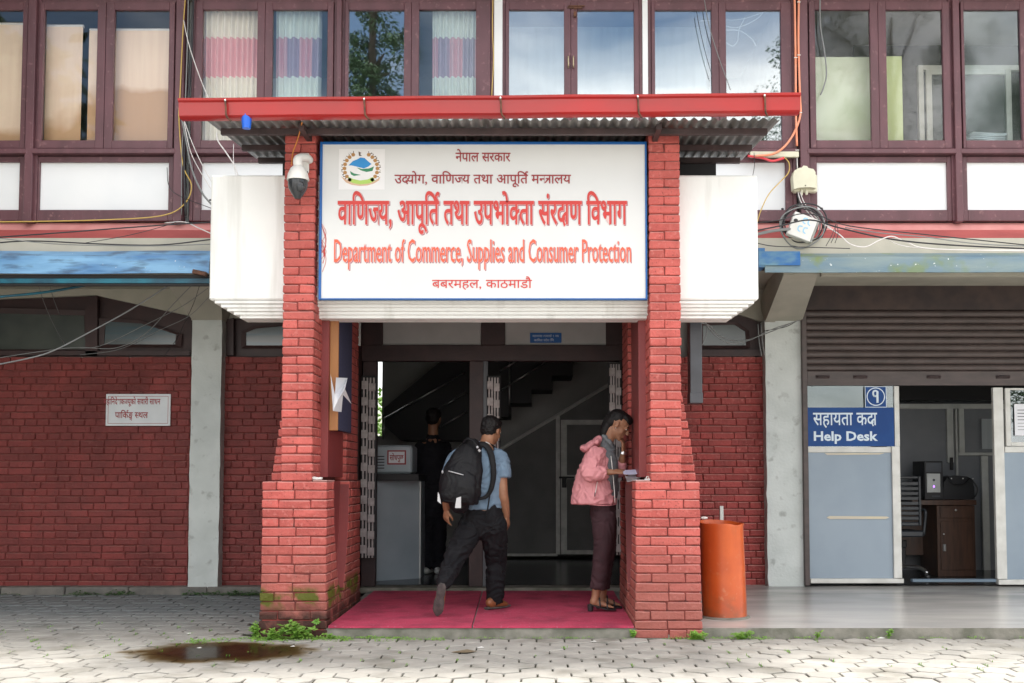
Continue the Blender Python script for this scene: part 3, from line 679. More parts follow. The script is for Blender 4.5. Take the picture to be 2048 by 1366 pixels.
# ================================================================== PORCH
ZB = WZ(962, 0)               # ledge height
ZTOP = WZ(252, 0)
def mir(sg, a, b):
    p, q = XC+sg*a, XC+sg*b; return (min(p, q), max(p, q))
def gfront(z): # how far back the front pier reaches on the inner side
    u = max(0, 1-z/(ZB*.98)); return .32+.42*u**2.2*1.25
def grear(z):
    u = max(0, 1-z/(ZB*.98)); return 1.02-.38*u**2.2*1.2
def pillar(sg, label, m):
    t = thing('brick_pillar', (XC+sg*1.4, .16, -.01), label, 'pillar', 'brick pillars of the porch')
    core = MB()
    a, b = mir(sg, 1.279+.012, 1.521-.012); core.box(a, b, .012, .34, ZB-.05, ZTOP)
    a, b = mir(sg, 1.164+.012, 1.657-.012); core.box(a, b, .012, .34, -.02, ZB-.02)
    n = 17; zz = 0
    B = Bricks(); ch = (ZB+.01)/n
    for k in range(n):
        z0 = -.01+k*ch; z1 = z0+ch; zm = (z0+z1)/2
        fl = .012*max(0, 1-zm/.5)
        i0, i1 = 1.164-fl, 1.657+fl*1.2
        if k % 2: cuts = [i0, i0+.25, i1] if k % 4 == 1 else [i0, i0+.24*1.0, i1]
        else: cuts = [i0, i0+.12, i0+.37, i1] if k % 4 else [i0, i0+.26, i1-.115, i1]
        cuts = [c+(rnd.uniform(-.012, .012) if 0 < i < len(cuts)-1 else 0) for i, c in enumerate(cuts)]
        dep = .115 if k % 2 else .235
        for c0, c1 in zip(cuts, cuts[1:]):
            a, b = mir(sg, c0, c1); B.add(a, b, rnd.uniform(-.003, .003), dep, z0, z1, jy=.003, g=.0035)
        # inner side bricks running back
        ye = gfront(zm); y = dep
        while y < ye-.03:
            l = .235 if (k % 2) else .235; y2 = min(y+l, ye)
            if ye-y2 < .05: y2 = ye
            a, b = mir(sg, i0, i0+.11); B.add(a, b, y, y2, z0, z1, jy=.0, g=.0035); y = y2
        a, b = mir(sg, i1-.11, i1); B.add(a, b, dep, .5, z0, z1, jy=0)
        ys = grear(zm); y = 1.62
        while y > ys+.03:
            y2 = max(y-.235 if (k % 2) else y-.17, ys)
            if y2-ys < .05: y2 = ys
            a, b = mir(sg, i0, i0+.11); B.add(a, b, y2, y, z0, z1, jy=.0, g=.0035); y = y2
        core.box(*mir(sg, i0+.01, i0+.10), .2, max(ye-.012, .25), z0, z1+.002); core.box(*mir(sg, i0+.01, i0+.10), ys+.012, 1.60, z0, z1+.002)
        # the outer buttress
    n2 = 40; ch = (ZTOP-ZB)/n2
    for k in range(n2):
        z0 = ZB+k*ch; z1 = z0+ch
        if k % 2 == 0:
            a, b = mir(sg, 1.279, 1.521); B.add(a, b, 0, .115, z0, z1, jy=.003, g=.0032); B.add(a, b, .115, .35, z0, z1, jy=0, g=.0032)
        else:
            mid = 1.4+rnd.uniform(-.008, .008)
            for p, q in ((1.279, mid), (mid, 1.521)):
                a, b = mir(sg, p, q); B.add(a, b, 0, .235, z0, z1, jy=.003, g=.0032)
            a, b = mir(sg, 1.279, 1.521); B.add(a, b, .235, .35, z0, z1, jy=0, g=.0032)
        if z0 < 1.98:
            u = 1-(z0-ZB)/.85; e = 1.50+.175*max(u, 0)**.6
            a, b = mir(sg, 1.42, e); B.add(a, b, .36, .62, z0, z1, jy=0); 
            if e > 1.53: core.box(*mir(sg, 1.42, e-.012), .37, .60, z0, z1)
    # rear body bricks (inner side, above the ledge)
    for k in range(28):
        z0 = ZB+k*ch; y = 1.02
        for l in ((.235, .235, .13) if k % 2 else (.12, .235, .245)):
            a, b = mir(sg, 1.19, 1.3); B.add(a, b, y, min(y+l, 1.62), z0, z0+ch, jy=0); y += l
    core.box(*mir(sg, 1.20, 1.29), 1.03, 1.61, ZB-.02, ZB+28*ch)
    core.box(*mir(sg, 1.30, 1.50), .30, 1.6, -.01, 2.9)
    build('core', core, M['mortar'], t)
    # smooth infill panel between the piers
    ip = MB().box(*mir(sg, 1.245, 1.31), .33, 1.05, -.01, ZB+.0); ip.box(*mir(sg, 1.225, 1.31), .34, 1.03, ZB-.0+.03, 2.75)
    build('infill_panel', ip, M['redplaster'], t)
    # curved smooth reveal strip under the opening
    st = MB(); pts = []
    for i in range(15):
        z = .3+(ZB-.03-.3)*i/14; pts.append((grear(z)-.012, z))
    xa_, xb_ = mir(sg, 1.168, 1.25)
    for (y0, z0), (y1, z1) in zip(pts, pts[1:]): st.add([(xa_, y0, z0), (xb_, y0, z0), (xb_, y1, z1), (xa_, y1, z1)], [(0, 1, 2, 3)])
    st2 = [(Vector((xa_, p[0], p[1])), Vector((xb_, p[0], p[1]))) for p in pts]
    build('reveal', st, M['redplaster'], t)
    build('ledge', MB().cbox(*mir(sg, 1.168, 1.276), .01, .335, ZB-.002, ZB+.006, .002), M['ledge'], t)
    B.emit(t, m); return t
M['ledge'] = mat('pink dusty mortar cap', (.50, .30, .27, 1), (.42, .2, .18, 1), rough=.9, nscale=20, bump=.4)
pillar(-1, 'left red brick porch pillar, mossy at its foot, with the security camera on it', M['brick_moss'])
pillar(1, 'right red brick porch pillar on a wide base, beside the orange bin', M['brick'])
# white box and stepped mouldings
YB = .14
bx0, bx1 = W(420, 480, YB).x, W(1516, 480, YB).x; bz0, bz1 = WZ(600, YB), WZ(350, YB)
t = thing('porch_box', (XC, .8, bz0), 'white painted concrete box beam over the porch with stepped mouldings below', 'porch beam')
mb = MB(); nx, nz = 60, 14
def wob(p, k): return p + .006*noise.noise(Vector((p*1.7+k, k*3.1, 0)))
mb.cbox(bx0, bx1, YB, .46, bz0, bz1, .012); mb.box(bx0, XC-1.3, .458, 1.56, bz0+.2, bz1-.002); mb.box(XC+1.3, bx1, .458, 1.56, bz0+.2, bz1-.002)
build('beam', mb, M['white'], t)
for k in range(5):
    h = .026; z = bz0-.001-h*(k+1); ins = .02+.045*(k+0.4)
    build('moulding', MB().cbox(bx0+ins, bx1-ins*.9, YB+ins*.4, .46, z, z+h-.0008, .004, jit=.002), M['white'], t)
# corrugated canopy
yc0, yc1 = -.42, 1.1
zc0, zc1 = WZ(238, -.42), WZ(318, 1.1)
cx0, cx1 = WX(409, yc0, 240), WX(1562, yc0, 240)
t = thing('porch_canopy', (XC, .3, zc0), 'corrugated iron canopy with a red gutter along its front edge', 'canopy')
mb = MB(); n = 58*6; vs = []
zrow = lambda y: zc0+(zc1-zc0)*(y-yc0)/(yc1-yc0)
for y in (yc0, yc1):
    for i in range(n+1):
        x = cx0+(cx1-cx0)*i/n; vs.append((x, y, zrow(y)+.012*math.sin(2*math.pi*i/6)))
mb.add(vs, [(i, i+1, n+1+i+1, n+1+i) for i in range(n)]); o = build('corrugated_sheet', mb, M['galv'], t, smooth='all')
for (py, y) in ((250, -.18), (286, .42), (318, .95)):
    z = zrow(y)-.014; e = 0 if y > 0 else -.0
    build('purlin', MB().box(cx0+.05, cx1-.05, y, y+.045, z-.045, z-.001), M['purlin'], t)
for x in (XC-1.33, XC+1.33):
    for xx in (x-.06*0, ): build('rafter', MB().box(xx-.02, xx+.02, -.3, 1.1, zrow(.4)-.115, zrow(.4)-.062), M['purlin'], t)
build('back_board', MB().box(cx0+.25, cx1-.25, 1.0, 1.03, zrow(1)-.33, zrow(1)-.02), M['dark'], t)
# gutter
yg = -.52; gl, gr = W(357, 215, yg), W(1601, 205, yg)
zgt0, zgt1 = W(357, 197, yg).z, W(1600, 186, yg).z; hg = WZ(197, yg)-WZ(234, yg)
mb = MB(); n = 60
prof = [(-.0, 0), (-.022, -.004), (-.018, -.02), (.0, -.03), (.012, -hg+.015), (.03, -hg), (.10, -hg), (.12, -hg+.02), (.12, -.01), (.115, -.01), (.10, -hg+.006), (.032, -hg+.006), (.016, -hg+.02), (.004, -.03)]
vs = []; m_ = len(prof)
for i in range(n+1):
    u = i/n; x = gl.x+(gr.x-gl.x)*u; z = zgt0+(zgt1-zgt0)*u+.003*noise.noise(Vector((x*2, 0, 0)))
    for a, b in prof: vs.append((x, yg+a, z+b))
mb.add(vs, [(i*m_+k, i*m_+(k+1) % m_, (i+1)*m_+(k+1) % m_, (i+1)*m_+k) for i in range(n) for k in range(m_)] + [tuple(range(m_-1, -1, -1)), tuple(range(n*m_, n*m_+m_))])
gt = build('gutter', mb, M['gutter_red'], t, smooth='x')
for px in (452, 729, 1001, 1275, 1528):
    u = (px-357)/1243; x = W(px, 210, yg).x; z = zgt0+(zgt1-zgt0)*u
    build('hook', MB().tube(crom([(x, yg-.005, z-.03), (x, yg-.024, z-.028), (x+.004, yg-.02, z-.07), (x+.008, yg-.012, z-hg+.0), (x+.03, yg+.03, z-hg-.022)], 3), .0075, 6), M['rust'], t, smooth='all')
    build('rivet', MB().ball((x, yg-.026, z-.026), .009, 8, 5), M['steel'], t, smooth='all')
# blue plastic cup hanging under the gutter
p = W(493, 245, yg+.05)
M['bluecup'] = mat('blue plastic', (.01, .12, .62, 1), rough=.35)
build('plastic_cup', MB().lathe([(.03, -.045), (.040, .055), (.037, .055), (.028, -.04)], p, 16), M['bluecup'], smooth='x', label='blue plastic cup caught under the left end of the red gutter', cat='cup')
# ------------------------------------------------------------------ lettering
def glyph_mesh(ch, off=0.0, res=2):
    cu = bpy.data.curves.new('t', 'FONT'); cu.body = ch; cu.size = 1; cu.resolution_u = res; cu.offset = off
    me = evaluate(bpy.data.objects.new('t', cu))
    v = [(a.co.x, a.co.y) for a in me.vertices]; f = [tuple(p.vertices) for p in me.polygons]
    bpy.data.curves.remove(cu); bpy.data.meshes.remove(me); return v, f
_adv = {}
def adv(ch):
    if ch not in _adv:
        g = max(a for a, b in glyph_mesh(ch+'ग')[0]); g0 = max(a for a, b in glyph_mesh('ग')[0]); _adv[ch] = g-g0
    return _adv[ch]
def clipx(v, f, xc):
    bm = bmesh.new(); vv = [bm.verts.new((a, b, 0)) for a, b in v]
    for q in f:
        try: bm.faces.new([vv[i] for i in q])
        except ValueError: pass
    bmesh.ops.bisect_plane(bm, geom=bm.verts[:]+bm.edges[:]+bm.faces[:], plane_co=(xc, 0, 0), plane_no=(1, 0, 0), clear_outer=True)
    bm.verts.index_update(); r = [(a.co.x, a.co.y) for a in bm.verts], [tuple(x.index for x in p.verts) for p in bm.faces]; bm.free(); return r
def stroke(pts, wd=.075, k=5):
    P = crom([(a, b, 0) for a, b in pts], k) if len(pts) > 2 else [Vector((a, b, 0)) for a, b in pts]; v = []; f = []
    for i, p in enumerate(P):
        d = (P[min(i+1, len(P)-1)]-P[max(i-1, 0)]).normalized(); n = Vector((-d.y, d.x, 0))*wd/2
        v += [(p.x+n.x, p.y+n.y), (p.x-n.x, p.y-n.y)]
    return v, [(2*i, 2*i+1, 2*i+3, 2*i+2) for i in range(len(P)-1)]
def layout(tokens, off=0.0, wd=.075):
    """tokens: plain strings, or ('half', ch), ('reph',), ('ksha',), ('tra',), ('sub', ch), ('kern', dx) -> list of (verts, faces)"""
    x = 0; out = []
    def put(g, dx=0, sx=1, sy=1, dy=0): out.append(([(a*sx+x+dx, b*sy+dy) for a, b in g[0]], g[1]))
    wd2 = wd+2*off
    for t in tokens:
        if isinstance(t, str):
            for ch in t:
                if ch == ' ': x += .30; continue
                put(glyph_mesh(ch, off)); x += adv(ch)
        elif t[0] == 'half':
            g = glyph_mesh(t[1], off); a = adv(t[1]); cut = a-(.18 if t[1] == 'क' else .152)
            put(clipx(g[0], g[1], cut)); x += cut
        elif t[0] == 'reph': put(stroke([(-.06, .61), (-.15, .70), (-.14, .80), (-.05, .84), (.02, .80)], wd2))
        elif t[0] == 'ksha':
            put(glyph_mesh('द', off)); put(glyph_mesh('ा', off), .45); put(stroke([(.30, .12), (.44, .26), (.61, .29)], wd2)); x += .45+adv('ा')
        elif t[0] == 'tra':
            put(stroke([(0, .585), (.52, .585)], wd2)); put(stroke([(.40, 0), (.40, .60)], wd2))
            put(stroke([(.40, .34), (.12, .36)], wd2)); put(stroke([(.34, .34), (.20, .22), (.05, .04)], wd2)); x += .51
        elif t[0] == 'sub': put(glyph_mesh(t[1], off), -.42, .6, .5, -.30)
        elif t[0] == 'kern': x += t[1]
    return out
def lettering(name, tokens, x0, x1, zbase, head, Y, m, parent, off=0.0, dx=0, dz=0, y2=0, shear=0, latin=None, caph=.73):
    """fit glyphs between x0 and x1 (world); head = world height of the headline (or of a capital)"""
    G = layout(tokens, off) if latin is None else [glyph_mesh(latin, off)]
    xs = [a for v, f in G for a, b in v]; a0, a1 = min(xs), max(xs)
    H = .622 if latin is None else caph
    sx = (x1-x0)/(a1-a0); sz = head/H; mb = MB()
    for i, (v, f) in enumerate(G):
        yy = Y-.0004*(i % 3)-y2
        mb.add([(x0+(a-a0)*sx+dx, yy, zbase+b*sz+dz+shear*(a-a0)*sx) for a, b in v], [tuple(q) for q in f])
    return build(name, mb, m, parent)
# main sign
YS = .045
sx0, sx1 = W(639, 440, YS).x, W(1294, 440, YS).x; sz0, sz1 = WZ(600, YS), WZ(284, YS)
t = thing('office_sign', ((sx0+sx1)/2, YS, sz0), 'large white department sign with red Devanagari and English lettering and blue frame', 'sign')
build('face', MB().box(sx0+.01, sx1-.01, YS, YS+.03, sz0+.01, sz1-.01), M['signface'], t)
mb = MB(); frame4(mb, sx0, sx1, sz0, sz1, .019, .014, .012, .02, YS-.014, YS+.04, .003); build('frame', mb, M['blueframe'], t)
Yp = YS-.0015
def sl(tokens, p0, p1, ytop, ybase, m, off, sh=None, latin=None, caph=.73, lift=0):
    x0, x1 = W(p0, ybase, Yp).x, W(p1, ybase, Yp).x; zb, zt = WZ(ybase, Yp), WZ(ytop, Yp)
    if sh:
        lettering('lettering', tokens, x0, x1, zb, zt-zb, Yp, M['print_shadow'], t, off+.012, dx=.007, dz=-.006, latin=latin, caph=caph)
        lettering('lettering', tokens, x0, x1, zb, zt-zb, Yp-.0016, M['print_pale'], t, off+.006, dx=.002, dz=-.001, latin=latin, caph=caph)
    lettering('lettering', tokens, x0, x1, zb, zt-zb, Yp-.0032, m, t, off, latin=latin, caph=caph)
M['print_pale'] = mat('pink print', (.72, .50, .48, 1), rough=.5)
sl(['नेपाल सरकार'], 911, 1021, 306, 323, M['print_dred'], .012)
sl(['उ', 'द', ('kern', -.07), 'योग', ', ', 'वािण', ('half', 'ज'), 'य तथा आपूति', ('reph',)][:1] + ['द', ('kern', -.14), 'योग', ', वािण', ('half', 'ज'), 'य तथा आपू', 'ित', ('reph',), ' म', ('half', 'न'), ('tra',), 'ालय'], 789, 1142, 350, 367, M['print_dred'], .012)
sl(['वािण', ('half', 'ज'), 'य, आपू', 'ित', ('reph',), ' तथा उपभो', ('half', 'क'), 'ता संर', ('ksha',), 'ण िवभाग'], 675, 1254, 403, 448, M['print_red'], .016, sh=True)
sl(None, 668, 1262, 476, 524, M['print_orange'], .004, sh=True, latin='Department of Commerce, Supplies and Consumer Protection')
sl(['बबरमहल, काठमाडौ'], 864, 1064, 560, 576, M['print_red'], .004)
for k in range(9):
    a0 = rnd.uniform(445, 500); a1 = a0+rnd.uniform(25, 55); x_ = 641+rnd.uniform(0, 4)
    build('scrawl', MB().tube(crom([W(x_, a0, Yp-.002), W(x_+rnd.uniform(4, 11), (a0+a1)/2, Yp-.002), W(x_+rnd.uniform(0, 4), a1, Yp-.002)], 4), .0016, 4), M['print_red'], t)
# emblem
def ep(pts): return [(W(a, b, Yp).x, W(a, b, Yp).z) for a, b in pts]
def flat(name, pts, m, lay, par):
    P = ep(pts); mb = MB(); n = len(P); y = Yp-.0005*lay
    mb.add([(a, y, b) for a, b in P], [tuple(range(n))]); return build(name, mb, m, par)
cE = {k: mat(k, v, rough=.5) for k, v in {'emblem white': (.78, .78, .78, 1), 'emblem blue': (.02, .25, .60, 1), 'emblem green': (.03, .22, .10, 1), 'emblem lime': (.40, .60, .12, 1), 'emblem gold': (.42, .22, .07, 1), 'emblem ribbon': (.62, .42, .28, 1), 'emblem dark': (.12, .08, .06, 1)}.items()}
e = flat('emblem', [(678, 298), (770, 298), (769, 379), (677, 379)], cE['emblem white'], 1, t)
flat('mountain', [(697, 331), (706, 322), (714, 319), (721, 315), (729, 316), (738, 324), (743, 328), (737, 333), (728, 337), (712, 333), (703, 331)], cE['emblem blue'], 2, e)
flat('hill', [(700, 336), (706, 331), (713, 336), (722, 340), (733, 343), (744, 341), (744, 354), (738, 358), (715, 358), (704, 346)], cE['emblem white'], 2, e)
flat('hill', [(713, 335), (724, 338), (738, 337), (748, 333), (745, 342), (733, 344), (722, 341)], cE['emblem green'], 3, e)
flat('hill', [(700, 342), (708, 347), (722, 350), (708, 352), (702, 349)], cE['emblem green'], 3, e)
flat('field', [(697, 354), (706, 358), (720, 361), (735, 359), (746, 354), (750, 362), (738, 367), (720, 369), (704, 366), (696, 362)], cE['emblem lime'], 3, e)
flat('ribbon', [(682, 353), (688, 356), (697, 362), (708, 367), (722, 369), (738, 367), (750, 362), (761, 353), (758, 361), (748, 367), (735, 371), (720, 372), (704, 370), (692, 365)], cE['emblem ribbon'], 4, e)
flat('flag', [(717, 303), (723, 306), (720, 308), (724, 312), (718, 312)], cE['emblem dark'], 3, e)
for k in range(22):
    a = R(118+ (k//2)*15.5) if k % 2 else R(62-(k//2)*15.5)
    cx, cy = 722+33*math.cos(a), 337-31*math.sin(a)
    if cy > 360: continue
    flat('flower', [(cx+4.2*math.cos(q*math.pi/3+k), cy+4.0*math.sin(q*math.pi/3+k)) for q in range(6)], cE['emblem gold'], 3, e)
    for s in (-.35, .3):
        ex, ey = 722+39.5*math.cos(a+s*.3), 337-37.5*math.sin(a+s*.3)
        flat('leaf', [(cx, cy), (ex+1, ey+1.4), (ex*1.0-.8, ey-1)], cE['emblem dark'], 2, e)
# ------------------------------------------------------------------ notice board on left pier + papers
xn = XC-1.19
t = thing('notice_board', (xn, .75, WZ(865, .5)), 'blue felt notice board in a timber frame on the inner side of the left pillar', 'notice board')
y0, y1 = .38, 1.12; z0 = WZ(861, y0); z1 = WZ(612, y0)
M['felt'] = mat('navy felt', (.035, .037, .085, 1), (.05, .05, .10, 1), rough=.95, nscale=40)
M['timber'] = mat('varnished timber', (.42, .19, .06, 1), (.34, .14, .05, 1), rough=.5, nscale=8, stretch=(1, 1, .2))
build('felt_panel', MB().box(xn-.02, xn+.018, y0+.031, y1, z0+.01, z1-.01), M['felt'], t)
build('frame', MB().cbox(xn-.035, xn+.032, y0, y0+.03, z0, z1, .003), M['timber'], t)
def crumpled(name, C, pts, label, group=None):
    mb = MB(); n = len(pts); mb.add(pts, C); return build(name, mb, M['paper'], label=label, cat='paper', group=group)
def q(px, py, x):
    t = x*F/(px-1075); v = (825-py)/F; return (x, CY+t*(_ct-v*_st), CH+t*(_st+v*_ct))
mb = MB(); P = [q(661, 748, xn+.03), q(666, 822, xn+.03), q(683, 824, xn+.05), q(686, 790, xn+.09), q(703, 808, xn+.1), q(690, 778, xn+.12), q(695, 756, xn+.08), q(672, 755, xn+.05), q(670, 790, xn+.04), q(676, 800, xn+.06)]
mb.add(P, [(0, 1, 8), (1, 2, 9, 8), (7, 8, 6), (8, 9, 5, 6), (9, 2, 3), (3, 4, 5), (9, 3, 5)])
build('torn_notice', mb, M['paper'], label='curled torn papers pinned to the blue notice board', cat='paper')
# ------------------------------------------------------------------ grey sheet metal duct right of the right pillar
M['duct'] = mat('dark grey sheet metal', (.075, .085, .10, 1), (.055, .06, .07, 1), rough=.4, nscale=5, bump=.1)
a, b = W(1380, 700, .7), W(1404, 700, .7)
t = thing('metal_duct', (a.x, .7, WZ(805, .7)), 'dark grey square metal duct hanging right of the right pillar', 'duct')
build('casing', MB().cbox(a.x, b.x, .7, .86, WZ(804, .7), WZ(622, .7), .004), M['duct'], t)
build('collar', MB().cbox(a.x-.004, b.x+.004, .696, .864, WZ(806, .7), WZ(785, .7), .003), M['duct'], t)
# carpet
t = thing('carpet', (-.4, 1, .07), 'pinkish red felt carpet in two strips on the porch floor', 'carpet')
for (a0, a1, b0, b1) in ((WX(656, 0, 1252), WX(943, 0, 1252), -1.55, WX(963, 2.2, 1183)), (WX(946, 0, 1252), WX(1268, 0, 1252), WX(966, 2.2, 1183), .72)):
    mb = MB(); n = 60; vs = []
    for j in range(n+1):
        u = j/n; y = .008+2.2*u
        for k in (0, 1):
            x = (a0, a1)[k]*(1-u)+(b0, b1)[k]*u
            x = max(x, XC-1.15) if y > .3 and k == 0 else x
            vs += [(x, y, slabz(y)+.018+.004*noise.noise(Vector((x*5, y*7, 1)))), (x, y, slabz(y)+.001)]
    fs = []
    for j in range(n):
        a = 4*j; fs += [(a, a+2, a+6, a+4), (a+1, a, a+4, a+5), (a+2, a+3, a+7, a+6)]
    fs += [(0, 1, 3, 2)]
    mb.add(vs, fs); build('strip', mb, M['carpet'], t)
# ------------------------------------------------------------------ porch side returns, threshold, door frame
YD = 2.45; zth = .145
mb = MB(); mb.box(-1.95, -1.72, 1.62, 3.15, 0, 2.83); mb.box(.87, 1.0, 1.62, 3.15, 0, 2.83)
build('porch_return_wall', mb, M['darkwood'], kind='structure')
build('porch_ceiling', MB().box(XC-1.45, XC+1.45, .461, 2.9, 2.83, 2.9), M['soffit'], kind='structure')
build('threshold', MB().cbox(-1.73, .88, YD-.12, YD+.2, .09, zth, .006), M['slab_edge'], kind='structure')
DX = lambda p, py=700: WX(p, YD, py)
t = thing('door_frame', (DX(985), YD, zth), 'dark brown timber entrance frame with grey transom panels and open doorways', 'door frame')
zt_, zb_ = 2.8, zth; mb = MB()
za, zc_ = WZ(690, YD), WZ(722, YD)
build('transom_rail', MB().cbox(DX(722)+.0, DX(1262), YD, YD+.1, zc_, za, .004), M['darkwood'], t)
build('head_rail', MB().cbox(DX(722), DX(1262), YD+.002, YD+.098, WZ(640, YD), 2.79, .003), M['darkwood'], t)
for p0, p1 in ((724, 765), (962, 1010), (1212, 1262)):
    build('upper_post', MB().cbox(DX(p0), DX(p1), YD+.004, YD+.094, za+.001, WZ(640, YD)-.001, .003), M['darkwood'], t)
for p0, p1 in ((724, 752), (938, 966), (1240, 1262)):
    build('post', MB().cbox(DX(p0, 950), DX(p1, 950), YD, YD+.1, zth+.002, zc_-.001, .004), M['darkwood'], t)
for p0, p1 in ((765, 962), (1010, 1212)):
    build('transom_panel', MB().box(DX(p0)-.005, DX(p1)+.005, YD+.04, YD+.05, za-.005, WZ(640, YD)+.005), M['lobbywall'], t)
build('grey_strip', MB().box(DX(966, 950), DX(975, 950), YD+.01, YD+.06, zth+.002, zc_-.001), M['duct'], t)
build('side_glass', MB().box(WX(705, 1.75, 670), WX(722, 1.75, 670), 1.72, 1.75, WZ(692, 1.75), WZ(635, 1.75)), M['greywash'], t)
# small blue plate on the transom
t = thing('name_plate', W(1091, 685, YD), 'small blue plate with two lines of white print on the transom', 'sign')
build('plate', MB().cbox(DX(1060), DX(1123), YD+.025, YD+.036, WZ(685, YD), WZ(665, YD), .001), M['blueframe'], t)
lettering('lettering', ['महाशाखा रपमाखो १ नक'], DX(1065), DX(1118), WZ(673.5, YD), .02, YD+.0235, M['print_white'], t)
lettering('lettering', ['कािमल पदेश ििन'], DX(1068), DX(1108), WZ(682, YD), .02, YD+.0235, M['print_white'], t)
# collapsible gates, folded back
def gate(p0, p1, ytop, ybot, Y, label):
    x0, x1 = WX(p0, Y, 930), WX(p1, Y, 930); z0, z1 = WZ(ybot, Y), WZ(ytop, Y)
    t = thing('folding_gate', ((x0+x1)/2, Y, z0), label, 'gate', 'folded collapsible gates at the entrance')
    n = 4
    for i in range(n):
        x = x0+(x1-x0)*(i+.5)/n; build('upright', MB().cbox(x-.008, x+.008, Y+.01*(i % 2), Y+.014+.01*(i % 2), z0, z1, .002), M['gate'], t)
    m = int((z1-z0)/.155); mb = MB(); w_ = x1-x0
    for k in range(m):
        z = z0+(k+.5)*(z1-z0)/m
        build('lattice_plate', MB().cbox(x0-.004, x0+w_*.48, Y-.016, Y-.006, z-.035, z+.045, .002).cbox(x0+w_*.53, x1+.004, Y-.018, Y-.008, z-.055, z+.022, .002), M['gate'], t)
    build('channel', MB().cbox(x0-.012, x1+.012, Y+.03, Y+.06, z0-.001, z1+.02, .002), M['dark'], t)
    return t
gate(723, 749, 755, 1116, YD-.1, 'folded collapsible gate at the left side of the entrance')
gate(975, 998, 755, 1120, YD-.02, 'folded collapsible gate at the middle post, behind the man')
gate(1220, 1242, 728, 1110, YD-.1, 'folded collapsible gate at the right side, behind the woman')
# ------------------------------------------------------------------ lobby
mb = MB(); mb.add([(-3.4, 3.15, zth), (-1.74, 3.15, zth), (-1.74, 2.6, zth), (.89, 2.6, zth), (.89, 3.15, zth), (1.7, 3.15, zth), (1.7, 7.1, zth), (-3.4, 7.1, zth)], [(0, 1, 2, 3, 4, 5, 6, 7)]); build('lobby_floor', mb, M['lobbyfloor'], kind='structure')
YR = 6.9
ox0, ox1, oz0, oz1 = WX(744, YR, 800), WX(764, YR, 800), WZ(872, YR), WZ(722, YR)
mb = MB(); mb.box(ox1, 1.7, YR, YR+.1, zth, 3.3); mb.box(-3.4, ox0-.4, YR, YR+.1, zth, 3.3); mb.box(ox0-.4, ox1, YR, YR+.1, zth, oz0); mb.box(ox0-.4, ox1, YR, YR+.1, oz1, 3.3)
mb.box(-3.5, -3.4, 3.2, YR, zth, 3.2); mb.box(1.7, 1.8, 3.2, YR, zth, 3.2); mb.box(-3.5, 1.8, 2.6, YR+.1, 3.21, 3.3)
mb.box(-3.5, -1.75, 3.12, 3.2, zth, 3.2); mb.box(.9, 1.8, 3.12, 3.2, zth, 3.2)
build('lobby_wall', mb, M['lobbywall'], kind='structure')
# upper flight of stairs: dark stepped soffit + stringer, and understair wall
t = thing('staircase', (-.5, 6.3, zth), 'dark staircase rising across the lobby with steel handrails', 'staircase')
YT = 5.9
sp = [(1018, 832), (1020, 832), (1020, 805), (1063, 805), (1063, 778), (1105, 778), (1105, 750), (1146, 750), (1146, 700), (760, 700), (760, 725), (860, 725), (860, 832)]
mb = MB().prism([(W(a, b, YT).x, W(a, b, YT).z) for a, b in [(940, 834), (1020, 834), (1020, 806), (1063, 806), (1063, 779), (1105, 779), (1105, 751), (1146, 751), (1146, 690), (940, 690)]], YT, YT+.8)
build('steps', mb, M['dark'], t)
mb = MB().prism([(W(a, b, YT).x, W(a, b, YT).z) for a, b in [(766, 815), (766, 850), (800, 880), (940, 880), (940, 700), (905, 700)]], YT+.1, YT+.8)
build('flight', mb, M['dark'], t)
for a, b in (((768, 838), (930, 745)), ((868, 823), (932, 785)), ((880, 855), (932, 824)), ((1000, 742), (1040, 718)), ((1003, 780), (1095, 722))):
    build('handrail', MB().tube([W(a[0], a[1], YT-.15), W(b[0], b[1], YT-.15)], .012, 6), M['steel'], t, smooth='all')
build('baluster', MB().tube([W(1019, 722, YT-.12), W(1019, 832, YT-.12)], .012, 6), M['steel'], t, smooth='all')
build('baluster', MB().tube([W(769, 838, YT-.12), W(767, 878, YT-.12)], .012, 6), M['steel'], t, smooth='all')
# understair partition with sloping beam and aluminium door
YQ = 6.2
mb = MB().prism([(W(a, b, YQ).x, W(a, b, YQ).z) for a, b in [(940, 1110), (940, 935), (1005, 898), (1230, 762), (1262, 740), (1262, 1110)]], YQ, YQ+.1)
M['understair'] = mat('sooty grey board', (.21, .21, .205, 1), (.16, .16, .16, 1), rough=.8, nscale=3)
build('understair_wall', mb, M['understair'], kind='structure')
M['duskalu'] = mat('dull aluminium', (.70, .70, .67, 1), (.55, .55, .52, 1), rough=.5, nscale=10)
t = thing('understair_door', W(1170, 1108, YQ-.05), 'dull aluminium framed door under the stairs', 'door')
build('sloping_rail', MB().tube([W(990, 905, YQ-.04), W(1225, 765, YQ-.04)], .024, 4), M['whiteplastic'], t)
mb = MB(); fx = lambda p: WX(p, YQ-.05, 980)
mb.cbox(fx(1112), fx(1120), YQ-.06, YQ-.01, WZ(1108, YQ), WZ(832, YQ), .003); mb.cbox(fx(1122), fx(1134), YQ-.05, YQ-.01, WZ(1106, YQ), WZ(842, YQ), .003)
mb.cbox(fx(1122), fx(1235), YQ-.052, YQ-.012, WZ(850, YQ), WZ(840, YQ), .003); mb.cbox(fx(1122), fx(1235), YQ-.052, YQ-.012, WZ(958, YQ), WZ(950, YQ), .003); mb.cbox(fx(1122), fx(1235), YQ-.052, YQ-.012, WZ(1108, YQ), WZ(1100, YQ), .003)
